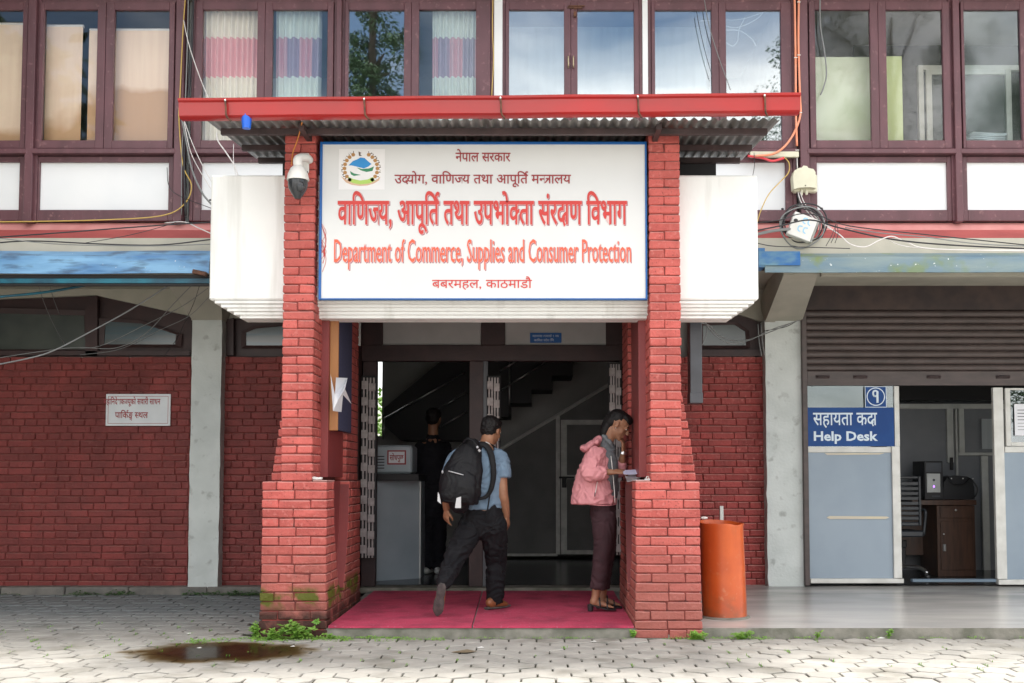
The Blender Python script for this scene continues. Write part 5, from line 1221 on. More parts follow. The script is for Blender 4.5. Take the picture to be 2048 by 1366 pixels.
# ------------------------------------------------------------------ cables
K = M; ym = YU-.07
cables = [
 ([(372, -20, ym), (366, 60, ym), (360, 190, ym), (358, 240, ym), (366, 330, ym), (383, 372, ym), (367, 410, ym), (320, 432, ym-.05), (200, 440, ym-.1), (60, 443, ym-.1), (-40, 444, ym-.1)], .006, 'yellowcable', 'yellow cable running down the post and away left along the red band'),
 ([(387, -20, ym), (382, 120, ym), (371, 260, ym), (368, 330, ym), (371, 432, ym)], .011, 'blackcable', 'thick black cable down the post left of the canopy'),
 ([(377, -20, ym-.02), (374, 110, ym-.02), (369, 240, ym), (364, 300, ym), (363, 430, ym)], .006, 'greycable', 'grey cable down the post left of the canopy'),
 ([(364, 240, ym-.03), (372, 280, ym-.03), (384, 340, ym-.05), (404, 385, ym-.1), (424, 410, ym-.15)], .009, 'greycable', 'thick grey cable sweeping from the post to the white porch box'),
 ([(367, 40, ym-.05), (378, 90, ym-.1), (398, 150, ym-.2), (418, 200, ym-.5)], .0045, 'whitecable', 'thin white cable crossing the pane above the left end of the canopy'),
 ([(368, 240, ym-.03), (384, 285, ym-.05), (402, 325, ym-.1), (424, 365, ym-.2)], .004, 'whitecable', 'upper of two thin white cables sweeping to the porch box'),
 ([(368, 244, ym-.03), (380, 300, ym-.05), (396, 335, ym-.1), (422, 378, ym-.2)], .004, 'whitecable', 'lower of two thin white cables sweeping to the porch box'),
 ([(433, 266, ym-.3), (436, 282, ym-.3), (452, 305, ym-.3), (468, 330, ym-.4), (476, 352, ym-.5)], .006, 'whitecable', 'white cable hanging from the canopy onto the left end of the white box'),
 ([(467, 288, ym-.3), (467, 320, ym-.35), (471, 350, ym-.5)], .003, 'whitecable', 'very thin white wire beside the cable at the left end of the white box'),
 ([(-40, 477, .95), (100, 467, .95), (300, 452, 1.0), (430, 444, 1.1)], .006, 'blackcable', 'upper black cable slanting across the left red band'),
 ([(-40, 489, 1.0), (60, 482, .95), (200, 488, .95), (320, 490, 1.0), (430, 478, 1.1)], .006, 'blackcable', 'black cable sagging along the top of the left blue gutter'),
 ([(-40, 470, 1.0), (20, 479, .95), (130, 489, .95), (300, 492, .95), (430, 488, 1.1)], .004, 'greycable', 'thin grey cable sagging along the top of the left blue gutter'),
 ([(330, 446, 1.3), (368, 444, 1.2), (395, 455, 1.1), (424, 468, 1.1)], .005, 'whitecable', 'white cable drooping over the red band beside the porch box'),
 ([(170, 486, .95), (260, 470, 1.0), (345, 447, 1.2), (372, 434, ym)], .003, 'blackcable', 'thin black wire rising over the left red band to the post'),
 ([(334, 335, ym), (338, 372, ym), (360, 392, ym-.05), (424, 417, ym-.2)], .0035, 'blackcable', 'thin black wire over the lower left white board'),
 ([(-40, 736, 1.3), (60, 716, 1.3), (110, 700, 1.4), (180, 664, 1.5), (260, 620, 1.6), (345, 566, 1.5)], .007, 'greycable', 'pale grey cable slanting down left across the dark transom window'),
 ([(-40, 722, 2.0), (60, 706, 2.0), (150, 695, 2.1), (230, 696, 2.2), (290, 668, 2.2), (345, 610, 2.0), (384, 570, 1.7)], .004, 'greycable', 'thin grey wire looping over the left transom window'),
 ([(140, 695, 2.1), (200, 692, 2.2), (290, 650, 2.2), (365, 612, 2.0), (416, 576, 1.7)], .0035, 'greycable', 'second thin grey wire looping over the left transom window'),
 ([(160, 710, 2.3), (240, 698, 2.3), (320, 660, 2.3), (378, 632, 2.2), (418, 594, 1.8)], .003, 'greycable', 'lowest thin wire looping over the left transom window'),
 ([(75, 565, 1.7), (90, 610, 2.2), (110, 655, 2.6), (130, 690, 2.8)], .0035, 'greycable', 'left of two wires hanging below the left blue gutter'),
 ([(98, 565, 1.7), (108, 600, 2.2), (120, 632, 2.6)], .0035, 'greycable', 'right of two wires hanging below the left blue gutter'),
 ([(400, 568, 1.7), (388, 605, 2.2), (372, 640, 2.5), (352, 680, 2.7), (328, 712, 2.8)], .003, 'blackcable', 'thin dark wire falling in front of the pale column head'),
 ([(184, 568, 1.6), (120, 580, 1.5), (60, 588, 1.4), (-30, 596, 1.3)], .012, 'teal', 'teal pipe slanting under the left blue gutter'),
 ([(1589, -20, ym), (1591, 100, ym), (1592, 230, ym), (1594, 292, ym)], .011, 'orangecond', 'left orange conduit on the brown post'),
 ([(1598, -20, ym), (1597, 90, ym), (1600, 190, ym), (1601, 228, ym), (1590, 262, ym), (1570, 292, ym-.03), (1545, 308, ym-.05), (1510, 312, ym-.1)], .011, 'orangecond', 'right orange conduit bending left towards the canopy'),
 ([(1496, 312, ym-.1), (1525, 316, ym-.05), (1545, 322, ym-.05), (1568, 316, ym-.05)], .012, 'redcond', 'red conduit sagging below the pale batten'),
 ([(1568, 314, ym-.04), (1578, 326, ym-.05), (1577, 345, ym-.05), (1562, 362, ym-.1), (1538, 388, ym-.2), (1522, 420, ym-.3), (1514, 445, ym-.4)], .005, 'yellowcable', 'thin yellow cable looping from the batten to the white box'),
 ([(1508, 305, ym-.1), (1509, 330, ym-.2), (1505, 354, ym-.5)], .003, 'blackcable', 'short black wire hanging above the right end of the white box'),
 ([(1594, 315, ym), (1595, 338, ym)], .005, 'whitecable', 'short white cable entering the cream junction box'),
 ([(1596, 384, yb+.04), (1601, 402, yb), (1612, 420, yb-.1), (1628, 438, yb-.15)], .005, 'whitecable', 'white cable dropping from the cream box to the amplifier'),
 ([(1600, 384, yb+.04), (1608, 404, yb), (1622, 424, yb-.1), (1644, 446, yb-.15), (1662, 455, yb-.2)], .0045, 'whitecable', 'white cable passing behind the amplifier corner'),
 ([(1593, 384, yb+.04), (1598, 402, yb), (1602, 424, yb-.1)], .004, 'blackcable', 'dark cable dropping from the cream box'),
 ([(1508, 446, 1.0), (1560, 440, 1.0), (1600, 428, 1.1), (1640, 432, 1.1), (1700, 452, 1.0), (1860, 470, .9), (2110, 496, .9)], .005, 'blackcable', 'uppermost black cable along the right red band'),
 ([(1508, 462, 1.0), (1560, 452, 1.0), (1620, 440, 1.1), (1680, 456, 1.0), (1780, 478, .9), (1900, 490, .9), (2110, 500, .9)], .007, 'blackcable', 'thick black cable along the right red band'),
 ([(1690, 455, 1.0), (1760, 466, .95), (1850, 474, .9), (1960, 488, .9), (2110, 494, .9)], .0045, 'greycable', 'grey cable along the right red band'),
 ([(1508, 470, 1.0), (1545, 462, 1.05), (1580, 458, 1.1)], .014, 'greycable', 'thick grey sleeve left of the coil'),
 ([(1508, 485, 1.0), (1545, 492, 1.0), (1600, 494, 1.0), (1700, 497, .95)], .004, 'blackcable', 'thin black cable at the top of the right gutter'),
 ([(1655, 454, 1.0), (1680, 470, .95), (1700, 488, .9), (1730, 494, .9), (1760, 480, .9), (1785, 473, .9), (1815, 485, .9), (1870, 498, .88), (2110, 503, .88)], .0055, 'whitecable', 'white cable dipping in loops over the right gutter'),
 ([(1775, 478, .92), (1800, 490, .9), (1850, 497, .9), (1940, 500, .88), (2110, 499, .88)], .004, 'whitecable', 'thin white cable lying on the right gutter'),
 ([(1672, 448, .95), (1664, 470, .95), (1652, 492, .95)], .003, 'blackcable', 'left of three tied cable ends beside the coil'),
 ([(1672, 448, .94), (1670, 468, .94), (1662, 486, .94)], .003, 'blackcable', 'middle of three tied cable ends beside the coil'),
 ([(1674, 448, .93), (1676, 468, .93), (1670, 486, .93)], .003, 'blackcable', 'right of three tied cable ends beside the coil'),
 ([(1640, -20, ym), (1641, 50, ym), (1650, 110, ym), (1653, 150, ym), (1647, 175, ym), (1641, 190, ym)], .007, 'greycable', 'grey cable end hanging before the pane right of the conduits'),
 ([(1407, -10, ym), (1418, 50, ym), (1436, 110, ym), (1452, 155, ym), (1461, 180, ym)], .004, 'greycable', 'blue grey wire end hanging before the window with loose wires'),
 ([(1393, 22, ym), (1400, 60, ym), (1412, 110, ym), (1424, 150, ym)], .003, 'blackcable', 'thin black wire hanging before the window with loose wires'),
 ([(986, -10, ym), (985, 60, ym), (987, 120, ym), (983, 196, ym)], .005, 'yellowcable', 'pale yellow wire beside the left white strip post'),
 ([(1270+130, 645, 1.2), (1420, 652, 1.7), (1440, 672, 2.0), (1480, 682, 2.2), (1530, 668, 2.5), (1590, 643, 2.6)], .005, 'greycable', 'upper pale cable sagging right of the metal duct'),
 ([(1408, 640, 1.2), (1428, 668, 1.7), (1460, 686, 2.0), (1500, 680, 2.3), (1540, 660, 2.5), (1600, 640, 2.6)], .0045, 'greycable', 'lower pale cable sagging right of the metal duct'),
 ([(1528, 662, 2.6), (1570, 654, 2.6), (1594, 642, 2.6)], .004, 'blackcable', 'dark cable crossing the right pale column head'),
 ([(1405, 690, 1.4), (1414, 665, 1.5), (1412, 645, 1.4)], .0035, 'greycable', 'short cable loop beside the metal duct'),
 ([(1516, 648, 2.7), (1518, 680, 2.7), (1523, 712, 2.7)], .006, 'greycable', 'left of two pale cables running down beside the right column'),
 ([(1522, 648, 2.7), (1525, 685, 2.7), (1529, 712, 2.7)], .006, 'greycable', 'right of two pale cables running down beside the right column'),
 ([(606, 234, -.45), (603, 250, -.3), (595, 280, -.12), (586, 305, -.06), (583, 330, -.1)], .005, 'orangecable', 'orange cable from the gutter down to the security camera'),
 ([(1450, 60, YU+.06), (1480, 62, YU+.05), (1503, 78, YU+.05), (1512, 92, YU+.05)], .005, 'whitecable', 'white wire end curling down inside the window with loose wires'),
 ([(1400, 42, YU+.05), (1440, 40, YU+.06), (1485, 38, YU+.06), (1540, 20, YU+.06)], .003, 'whitecable', 'thin white wire looped across the window with loose wires'),
 ([(1452, 85, YU+.05), (1465, 92, YU+.06), (1475, 82, YU+.06), (1478, 60, YU+.06), (1490, 35, YU+.06)], .0035, 'whitecable', 'small loop of white wire in the window with loose wires'),
 ([(1450, 52, YU+.05), (1475, 55, YU+.06), (1510, 40, YU+.06), (1530, 22, YU+.06)], .003, 'whitecable', 'second thin white wire in the window with loose wires'),
]
M['orangecable'] = mat('orange cable sheath', (.60, .22, .04, 1), rough=.5)
for pts, r, m, lab in cables: cable(pts, r, M[m], lab, cat='cable' if 'cond' not in m and m != 'teal' else 'pipe')
t = thing('wooden_batten', W(1549, 309, ym), 'short pale wooden batten below the canopy end', 'batten')
build('batten', MB().cbox(W(1500, 309, ym).x, W(1597, 309, ym).x, ym-.02, ym+.02, W(1500, 315, ym).z, W(1500, 304, ym).z, .003), M['cream'], t)
for px, py, lab in ((1591, 116, 'white clip on the left orange conduit, halfway up the window'), (1597, 111, 'white clip on the right orange conduit, halfway up the window'), (1597, 5, 'white clip on the right orange conduit at the top edge of the photo'), (1600, 226, 'white clip on the right orange conduit just below the red gutter end'), (1594, 301, 'white clip on the left orange conduit just above the pale batten')):
    p = W(px, py, ym); build('pipe_clip', MB().tube([(p.x-.016, p.y-.012, p.z), (p.x+.016, p.y-.012, p.z)], .004, 6), M['whiteplastic'], label=lab, cat='clip', group='white clips on the orange conduits')
# ------------------------------------------------------------------ orange bin
M['orange'] = mat('orange painted metal', (.60, .11, .018, 1), (.47, .075, .014, 1), rough=.36, nscale=4, bump=.1, bscale=12, spec=.5)
overlay(M['orange'], (.55, .22, .10, 1), lambda t, g: mathn(t, 'MULTIPLY', noisef(t, g, 22, .60, .70), ramp(t, sep(t, g).outputs[2], .6, .1, .15, .7), clamp=True))
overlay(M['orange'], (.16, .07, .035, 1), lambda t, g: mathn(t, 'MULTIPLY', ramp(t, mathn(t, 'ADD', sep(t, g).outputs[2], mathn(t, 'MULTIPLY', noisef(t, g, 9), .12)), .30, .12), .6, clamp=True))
overlay(M['orange'], (.30, .10, .04, 1), lambda t, g: mathn(t, 'MULTIPLY', noisef(t, g, 7, .55, .72, (2, 2, .3), 8), .45, clamp=True))
Yb = .62; bc = W(1449, 1220, Yb-.18); r0 = .178; zb = slabz(Yb)
bx = WX(1449, Yb, 1200); H = WZ(1046, Yb)-zb
t = thing('litter_bin', (bx, Yb, zb), 'round orange litter bin with a dented rim beside the right pillar', 'bin')
mb = MB(); vs = []; nn = 40; rings = [(r0+.004, 0), (r0, .02), (r0, H*.5), (r0-.002, H-.03), (r0+.004, H-.012), (r0+.004, H), (r0-.006, H), (r0-.012, H-.05), (r0-.02, .05)]
for r, z in rings:
    for k in range(nn):
        a = 2*math.pi*k/nn; lean = -.022*z/H
        dent = .022*math.exp(-((a-5.2)/.35)**2)*(z/H)**6; up = .022*max(0, math.cos(a-2.0))*(z/H)**8 - .014*math.exp(-((a-5.4)/.3)**2)*(z/H)**8
        vs.append((bx+(r-dent)*math.cos(a)+lean, Yb+(r-dent)*math.sin(a), zb+z+up))
mb.add(vs, [(i*nn+k, i*nn+(k+1) % nn, (i+1)*nn+(k+1) % nn, (i+1)*nn+k) for i in range(len(rings)-1) for k in range(nn)])
mb.add(vs[-nn:], [tuple(range(nn))])
build('drum', mb, M['orange'], t, smooth='x')
build('cement_foot', MB().lathe([(r0+.03, 0), (r0+.02, .012), (r0, .014)], (bx, Yb, zb-.002), 24), M['slab_edge'], t)
build('bin_bag_corner', MB().ball(W(1408, 1036, Yb-.05), (.03, .02, .012), 8, 6), M['whiteplastic'], label='scrap of white plastic on the rim of the orange bin', cat='litter')
build('steel_stub', MB().cbox(WX(1440, 1.2, 1020), WX(1447, 1.2, 1020), 1.2, 1.23, slabz(1.2), WZ(1012, 1.2), .002), M['alu'], label='thin grey steel post standing behind the orange bin', cat='post')
# crumpled tissue and spring clips on the ledges
def crumple(name, c, s, m, label, cat):
    mb = MB().ball((0, 0, 0), s, 12, 8); mb.v = [tuple(Vector(c)+Vector(v)*(1+.5*noise.noise(Vector(v)*60))) for v in mb.v]; return build(name, mb, m, label=label, cat=cat)
c = W(632, 957, .05); crumple('plastic_wrap', (c.x, .06, ZB+.018), (.045, .03, .014), M['whiteplastic'], 'crumpled clear plastic wrap on the left pillar ledge', 'litter')
t = thing('paper_sheet', (XC+1.28, .1, ZB+.006), 'white sheet and clip lying on the ledge of the right pillar', 'paper')
a, b = WX(1264, .1, 962), WX(1303, .1, 962)
build('sheet', MB().box(a, b, .03, .25, ZB+.0065, ZB+.0085), M['paper'], t); c = WX(1294, .1, 957); build('clip', MB().cbox(c-.022, c+.022, .05, .09, ZB+.009, ZB+.018, .003).tube([(c-.01, .07, ZB+.018), (c-.004, .07, ZB+.034), (c+.008, .07, ZB+.032), (c+.012, .07, ZB+.018)], .004, 6), M['whiteplastic'], t)
# ================================================================== PEOPLE
def ring_interp(rings, k=5):
    """rings [(point, r or (ra, rb))] -> smooth interpolation"""
    P = [Vector(p) for p, r in rings]; Rr = [(r if isinstance(r, tuple) else (r, r)) for p, r in rings]
    pp = crom(P, k); rr = crom([(a, b, 0) for a, b in Rr], k); return pp, [(max(v.x, .003), max(v.y, .003)) for v in rr]
def prims_mesh(prims):
    mb = MB()
    for p in prims:
        if p[0] == 't':
            pts, rs = ring_interp(p[1], 4); up = p[2] if len(p) > 2 else None
            mb.tube(pts, rs, 16, up=up)
            if not (len(p) > 3 and p[3] == 'flat'):
                for q_, r in ((pts[0], rs[0]), (pts[-1], rs[-1])): mb.ball(q_, min(r)*.98, 12, 8)
        else: mb.ball(p[1], p[2], 16, 12, p[3] if len(p) > 3 else None)
    return mb
def skin(name, prims, m, parent, vox=.007, it=4, wr=0, wsc=(9, 9, 16), label=None):
    mb = prims_mesh(prims); me = bpy.data.meshes.new('t'); me.from_pydata([tuple(v) for v in mb.v], [], mb.f)
    o = bpy.data.objects.new('t', me)
    md = o.modifiers.new('r', 'REMESH'); md.mode = 'VOXEL'; md.voxel_size = vox
    ms = o.modifiers.new('s', 'SMOOTH'); ms.iterations = it; ms.factor = .5
    m2 = evaluate(o); bpy.data.meshes.remove(me)
    off = _off[parent.name]
    nn = [n.vector.copy() for n in m2.vertex_normals]; cc = [v.co.copy() for v in m2.vertices]; flatc = []
    for c, vn in zip(cc, nn):
        if wr:
            w_ = Vector((c.x*wsc[0], c.y*wsc[1], c.z*wsc[2]))
            w_ += Vector((noise.noise(c*6), noise.noise(c*6+Vector((5, 1, 2))), noise.noise(c*6+Vector((1, 7, 3)))))*2.2
            f = 1-abs(noise.noise(w_))*2.6; c = c + vn*wr*(f + .5*noise.noise(w_*2.3))
        flatc += (c-off)[:]
    m2.vertices.foreach_set('co', flatc)
    m2.name = name; m2.materials.clear(); m2.materials.append(m)
    m2.polygons.foreach_set('use_smooth', [True]*len(m2.polygons)); m2.update()
    o = link(name, m2, parent); _off[o.name] = off; return setp(o, label)
def hand(wr, d, nrm, side, curl=.35, s=1.0, spread=.05):
    """wr wrist, d direction of the fingers, nrm back of the hand, side +1/-1 where the thumb is"""
    d = Vector(d).normalized(); n = Vector(nrm); n = (n-d*n.dot(d)).normalized(); x = d.cross(n)*side; wr = Vector(wr); out = []
    out.append(('t', [(wr-d*.02*s, (.026*s, .02*s)), (wr+d*.02*s, (.033*s, .017*s)), (wr+d*.07*s, (.041*s, .015*s)), (wr+d*.085*s, (.038*s, .012*s))], tuple(n)))
    for k, (ofs, ln) in enumerate(((.031, .068), (.0105, .076), (-.0105, .07), (-.031, .055))):
        b = wr+d*.08*s+x*ofs*s; a = 0; p = b; pts = [(b-d*.02*s, .0095*s)]; dd = (d+x*ofs*spread*20/ .6*.1).normalized()
        for j, fr in enumerate((.42, .33, .25)):
            a += curl*(.8+.15*k); q_ = dd*math.cos(a)-n*math.sin(a); pts.append((p, (.0088-.0008*j)*s)); p = p+q_*ln*fr*s
        pts.append((p, .0062*s)); out.append(('t', pts))
    b = wr+d*.025*s+x*.028*s
    out.append(('t', [(b, .013*s), (b+(d*.6+x*.7-n*.2).normalized()*.03*s, .0115*s), (b+(d*.85+x*.5-n*.45).normalized()*.055*s, .0095*s), (b+(d*.95+x*.25-n*.5).normalized()*.074*s, .0075*s)]))
    return out
def head(C, f, u, s=1.0):
    f = Vector(f).normalized(); u = Vector(u); u = (u-f*u.dot(f)).normalized(); r = u.cross(f)
    Rm = Matrix((f, r, u)).transposed().to_4x4()
    P = lambda a, b, c: Vector(C)+(f*a+r*b+u*c)*s
    S = lambda a, b, c: (a*s, b*s, c*s)
    out = [('b', P(-.012, 0, .035), S(.096, .077, .083), Rm), ('b', P(.022, 0, -.025), S(.068, .060, .080), Rm), ('b', P(.045, 0, -.075), S(.036, .036, .030), Rm), ('b', P(.066, 0, -.092), S(.018, .02, .016), Rm),
           ('t', [(P(.082, 0, .018), .0085*s), (P(.097, 0, -.004), .011*s), (P(.104, 0, -.020), .0135*s)]),
           ('b', P(.083, 0, -.052), S(.012, .022, .007), Rm), ('b', P(.081, 0, -.064), S(.011, .019, .008), Rm),
           ('b', P(.074, .03, .014), S(.012, .02, .010), Rm), ('b', P(.074, -.03, .014), S(.012, .02, .010), Rm), ('b', P(.076, 0, .035), S(.014, .045, .010), Rm),
           ('b', P(-.005, .076, -.005), S(.017, .009, .030), Rm), ('b', P(-.005, -.076, -.005), S(.017, .009, .030), Rm),
           ('b', P(.05, .038, -.03), S(.025, .02, .028), Rm), ('b', P(.05, -.038, -.03), S(.025, .02, .028), Rm)]
    return out, P, Rm
def face_bits(P, Rm, s, parent, brow=True):
    mb = MB(); wb = MB(); lb = MB()
    for sd in (1, -1):
        wb.ball(P(.078, .031*sd, .006), (.009*s, .014*s, .0065*s), 10, 6, Rm); mb.ball(P(.085, .031*sd, .0055), (.0045*s, .006*s, .0055*s), 8, 6, Rm)
        mb.tube([P(.086, .013*sd, .026), P(.088, .032*sd, .031), P(.074, .052*sd, .024)], [.0022*s, .0036*s, .002*s], 5)
        mb.tube([P(.087, .018*sd, .010), P(.0885, .031*sd, .0125), P(.078, .046*sd, .008)], .0016*s, 5)
    lb.ball(P(.094, 0, -.0535), (.006*s, .021*s, .0045*s), 10, 6, Rm); lb.ball(P(.092, 0, -.062), (.0065*s, .018*s, .0055*s), 10, 6, Rm)
    build('eyes', wb, M['eyewhite'], parent, smooth='all'); build('brows', mb, M['hair'], parent, smooth='all'); build('lips', lb, M['lips'], parent, smooth='all')
M['skin'] = mat('brown skin', (.33, .165, .095, 1), (.27, .125, .07, 1), rough=.5, nscale=18, spec=.4)
M['skin'].node_tree.nodes['Principled BSDF'].inputs['Subsurface Weight'].default_value = .08
M['skin'].node_tree.nodes['Principled BSDF'].inputs['Subsurface Radius'].default_value = (.02, .008, .004)
M['hair'] = mat('black hair', (.005, .004, .004, 1), (.009, .007, .007, 1), rough=.6, nscale=60, stretch=(1, 1, .3), bump=.4, spec=.3, bscale=120)
M['eyewhite'] = mat('eye white', (.5, .47, .43, 1), rough=.3); M['lips'] = mat('lips', (.30, .09, .075, 1), rough=.45)
def cloth(name, a, b, ns=12, rough=.85, **k): return mat(name, a, b, rough=rough, nscale=ns, bump=.35, bscale=180, spec=.2, **k)
M['blueshirt'] = cloth('dusty blue cotton', (.165, .235, .315, 1), (.13, .19, .26, 1))
M['trouser'] = cloth('charcoal trouser cloth', (.012, .012, .014, 1), (.008, .008, .010, 1))
M['pack'] = cloth('black nylon', (.007, .007, .009, 1), (.012, .012, .013, 1), rough=.55)
M['tan'] = mat('tan leather', (.28, .10, .035, 1), (.18, .065, .03, 1), rough=.45, nscale=14)
M['sole'] = mat('dusty rubber sole', (.10, .085, .08, 1), (.05, .045, .045, 1), rough=.9, nscale=25, bump=.5)
M['pink'] = cloth('dusty pink windbreaker', (.66, .285, .30, 1), (.60, .25, .27, 1), rough=.6)
M['greyshirt'] = cloth('slate grey shirt', (.16, .175, .185, 1), (.13, .14, .15, 1))
M['maroon'] = cloth('dark maroon trouser cloth', (.055, .027, .032, 1), (.042, .022, .026, 1))
M['silver'] = mat('silver reflective patch', (.45, .45, .46, 1), rough=.35, metal=.3)
# ---------------------------------------------------------------- man with backpack
man = thing('person', (W(965, 1100, .8).x, .8, slabz(.8)+.018), 'man in a blue shirt and dark trousers walking in with a black backpack', 'person')
fl = slabz(.95)+.019
HC = W(983, 862, .90); hp, P, Rm = head(HC, (.55, .80, -.22), (0.1, .1, 1), .95)
Lh, Rh = W(945, 1050, .80), W(987, 1050, .80)
Lk, Rk = W(908, 1118, .68), W(992, 1122, .98)
La, Ra = W(888, 1168, .42), W(990, 1192, .95)
Rs, Re, Rw = W(1000, 916, .80), W(1006, 988, .76), W(1013, 1032, .84)
Ls, Le, Lw = W(912, 918, .74), W(893, 980, .66), W(893, 1018, .74)
body = hp + [('t', [(P(-.02, 0, -.04), .058), (W(973, 888, .84), .060), (W(970, 902, .80), .075)]),
    ('t', [(W(969, 903, .79), (.10, .08)), (W(962, 930, .78), (.15, .10)), (W(962, 980, .79), (.14, .10)), (W(964, 1030, .80), (.15, .11)), (W(965, 1052, .8), (.13, .10))], (0, 1, 0)),
    ('t', [(Rs, .052), (Rs.lerp(Re, .5), .047), (Re, .042), (Re.lerp(Rw, .4), .041), (Rw, .028)]), ('t', [(Ls, .05), (Re-Re+Ls.lerp(Le, .5), .046), (Le, .041), (Le.lerp(Lw, .4), .040), (Lw, .028)]),
    ('t', [(Lh, .075), (Lk, .05), (La, .035)]), ('t', [(Rh, .075), (Rk, .05), (Ra, .035)])]
body += hand(Rw, (.12, .30, -1), (.9, -.4, 0), 1, .28, 1.0) + hand(Lw, (-.05, .25, -1), (-.75, -.6, 0), -1, .38, 1.0)
skin('body', body, M['skin'], man, .0052, 3)
face_bits(P, Rm, .95, man)
hair = [('b', P(-.022, 0, .052), (.092, .078, .074), Rm), ('b', P(-.05, 0, .005), (.058, .070, .062), Rm), ('b', P(.01, 0, .078), (.078, .064, .05), Rm), ('b', P(-.055, 0, -.03), (.036, .055, .035), Rm)]
skin('hair', hair, M['hair'], man, .006, 1, wr=.006, wsc=(40, 40, 40))
shirt = [('t', [(W(962, 1016, .80), (.172, .122)), (W(962, 985, .79), (.170, .120)), (W(960, 950, .78), (.180, .122)), (W(960, 920, .78), (.178, .115)), (W(967, 903, .79), (.12, .09)), (W(971, 897, .80), (.085, .075))], (0, 1, 0), 'flat'),
         ('t', [(W(985, 912, .79), .075), (Rs+Vector((0, 0, -.005)), .068), (W(1004, 935, .79), .067), (W(1005, 955, .78), .068)], None, 'flat'),
         ('t', [(W(930, 912, .76), .075), (Ls, .066), (W(903, 940, .71), .066), (W(898, 955, .69), .066)], None, 'flat')]
skin('shirt', shirt, M['blueshirt'], man, .0075, 3, wr=.008, wsc=(7, 7, 11))
skin('collar', [('t', [(W(957, 893, .74), .014), (W(968, 886, .76), .013), (W(984, 892, .80), .014), (W(990, 897, .86), .013)])], M['trouser'], man, .005, 1)
build('collar_stripe', MB().tube(crom([W(963, 886, .735), W(974, 885, .755), W(986, 894, .80)], 4), .005, 6), M['whiteplastic'], man, smooth='all')
tr = [('t', [(W(965, 1010, .80), (.152, .112)), (W(965, 1035, .80), (.168, .125)), (W(965, 1052, .8), (.16, .12))], (0, 1, 0)),
      ('t', [(Lh, .106), (Lh.lerp(Lk, .5), (.098, .098)), (Lk, (.080, .082)), (Lk.lerp(La, .5), .069), (La+Vector((0, -.01, .015)), .058)]),
      ('t', [(Rh, .106), (Rh.lerp(Rk, .5), (.098, .098)), (Rk, (.082, .084)), (Rk.lerp(Ra, .5), .074), (W(990, 1196, .96), .068)])]
skin('trousers', tr, M['trouser'], man, .0065, 2, wr=.011, wsc=(9, 9, 17))
# shoes
fh, ft = W(980, 1210, .90), W(1012, 1208, 1.06); fh.z = ft.z = fl+.045
s1 = skin('shoe', [('t', [(fh+Vector((-.005, 0, .01)), (.034, .045)), (fh.lerp(ft, .4)+Vector((0, 0, .005)), (.040, .042)), (fh.lerp(ft, .8)-Vector((0, 0, .012)), (.044, .028)), (ft-Vector((0, 0, .018)), (.032, .018))], (0, 0, 1))], M['tan'], man, .005, 2)
build('sole', MB().tube([fh+Vector((-.03, -.02, -.035)), fh.lerp(ft, .35)+Vector((0, 0, -.035)), fh.lerp(ft, .8)+Vector((0, 0, -.036)), ft+Vector((.03, .02, -.032))], [(.030, .012), (.040, .010), (.047, .009), (.02, .008)], 12, up=(0, 0, 1)), M['sole'], man, smooth='x')
lh, lt = W(884, 1176, .40), W(876, 1222, .475)
skin('shoe', [('t', [(lh+Vector((0, .0, 0)), (.032, .040)), (lh.lerp(lt, .45), (.040, .038)), (lh.lerp(lt, .9), (.044, .026))], (0, -1, .3))], M['tan'], man, .005, 2)
sp_ = lambda f, o: lh.lerp(lt, f)+Vector((0, -o, -.0))
build('sole', MB().tube(crom([sp_(-.22, .040), sp_(.15, .044), sp_(.42, .040), sp_(.8, .040), sp_(1.18, .030)], 3), [(.018, .009)]+[(.034, .011)]*2+[(.036, .011)]*2+[(.033, .010)]*2+[(.042, .010)]*3+[(.043, .010)]*1+[(.034, .010)]*1+[(.012, .008)], 12, up=(0, -1, .3)), M['sole'], man, smooth='x')
# backpack
bp = thing('backpack', W(925, 1018, .55), 'bulging black backpack with silver corner patches on the man\'s back', 'backpack')
B0, B1, B2, B3 = W(919, 1006, .58), W(921, 965, .56), W(935, 915, .60), W(948, 888, .64)
skin('bag', [('t', [(B0, (.155, .085)), (B0.lerp(B1, .5), (.172, .100)), (B1, (.170, .108)), (B1.lerp(B2, .5), (.155, .105)), (B2, (.122, .085)), (B3, (.07, .045))], (.12, 1, .1)),
              ('b', W(915, 985, .50), (.14, .06, .10)), ], M['pack'], bp, .007, 4, wr=.005, wsc=(6, 6, 9))
skin('front_pocket', [('t', [(W(915, 1004, .50), (.135, .045)), (W(917, 975, .485), (.145, .055)), (W(921, 948, .50), (.125, .045)), (W(925, 937, .515), (.08, .02))], (.12, 1, .1))], M['pack'], bp, .007, 3, wr=.004, wsc=(8, 8, 12))
build('zip', MB().tube(crom([W(897, 942, .455), W(912, 946, .445), W(927, 950, .45)], 3), .0045, 5), M['silver'], bp, smooth='all')
build('handle', MB().tube(crom([W(926, 886, .60), W(935, 878, .56), W(946, 882, .54), W(954, 893, .53), W(959, 902, .535)], 4), .011, 8), M['pack'], bp, smooth='all')
for pts in ([W(954, 893, .515), W(956, 896, .51)], [W(957, 899, .515), W(960, 903, .52)]): build('handle_ring', MB().tube(pts, .010, 8), M['silver'], bp)
build('silver_patch', MB().prism([(W(a, b, .42).x, W(a, b, .42).z) for a, b in ((913, 996), (922, 993), (922, 1016), (910, 1016))], .415, .435), M['silver'], bp)
build('silver_patch', MB().prism([(W(a, b, .47).x, W(a, b, .47).z) for a, b in ((876, 984), (879, 990), (882, 1008), (875, 1002))], .465, .49), M['silver'], bp)
build('buckle', MB().ball(W(885, 944, .52), (.008, .008, .014), 8, 6), M['silver'], bp)
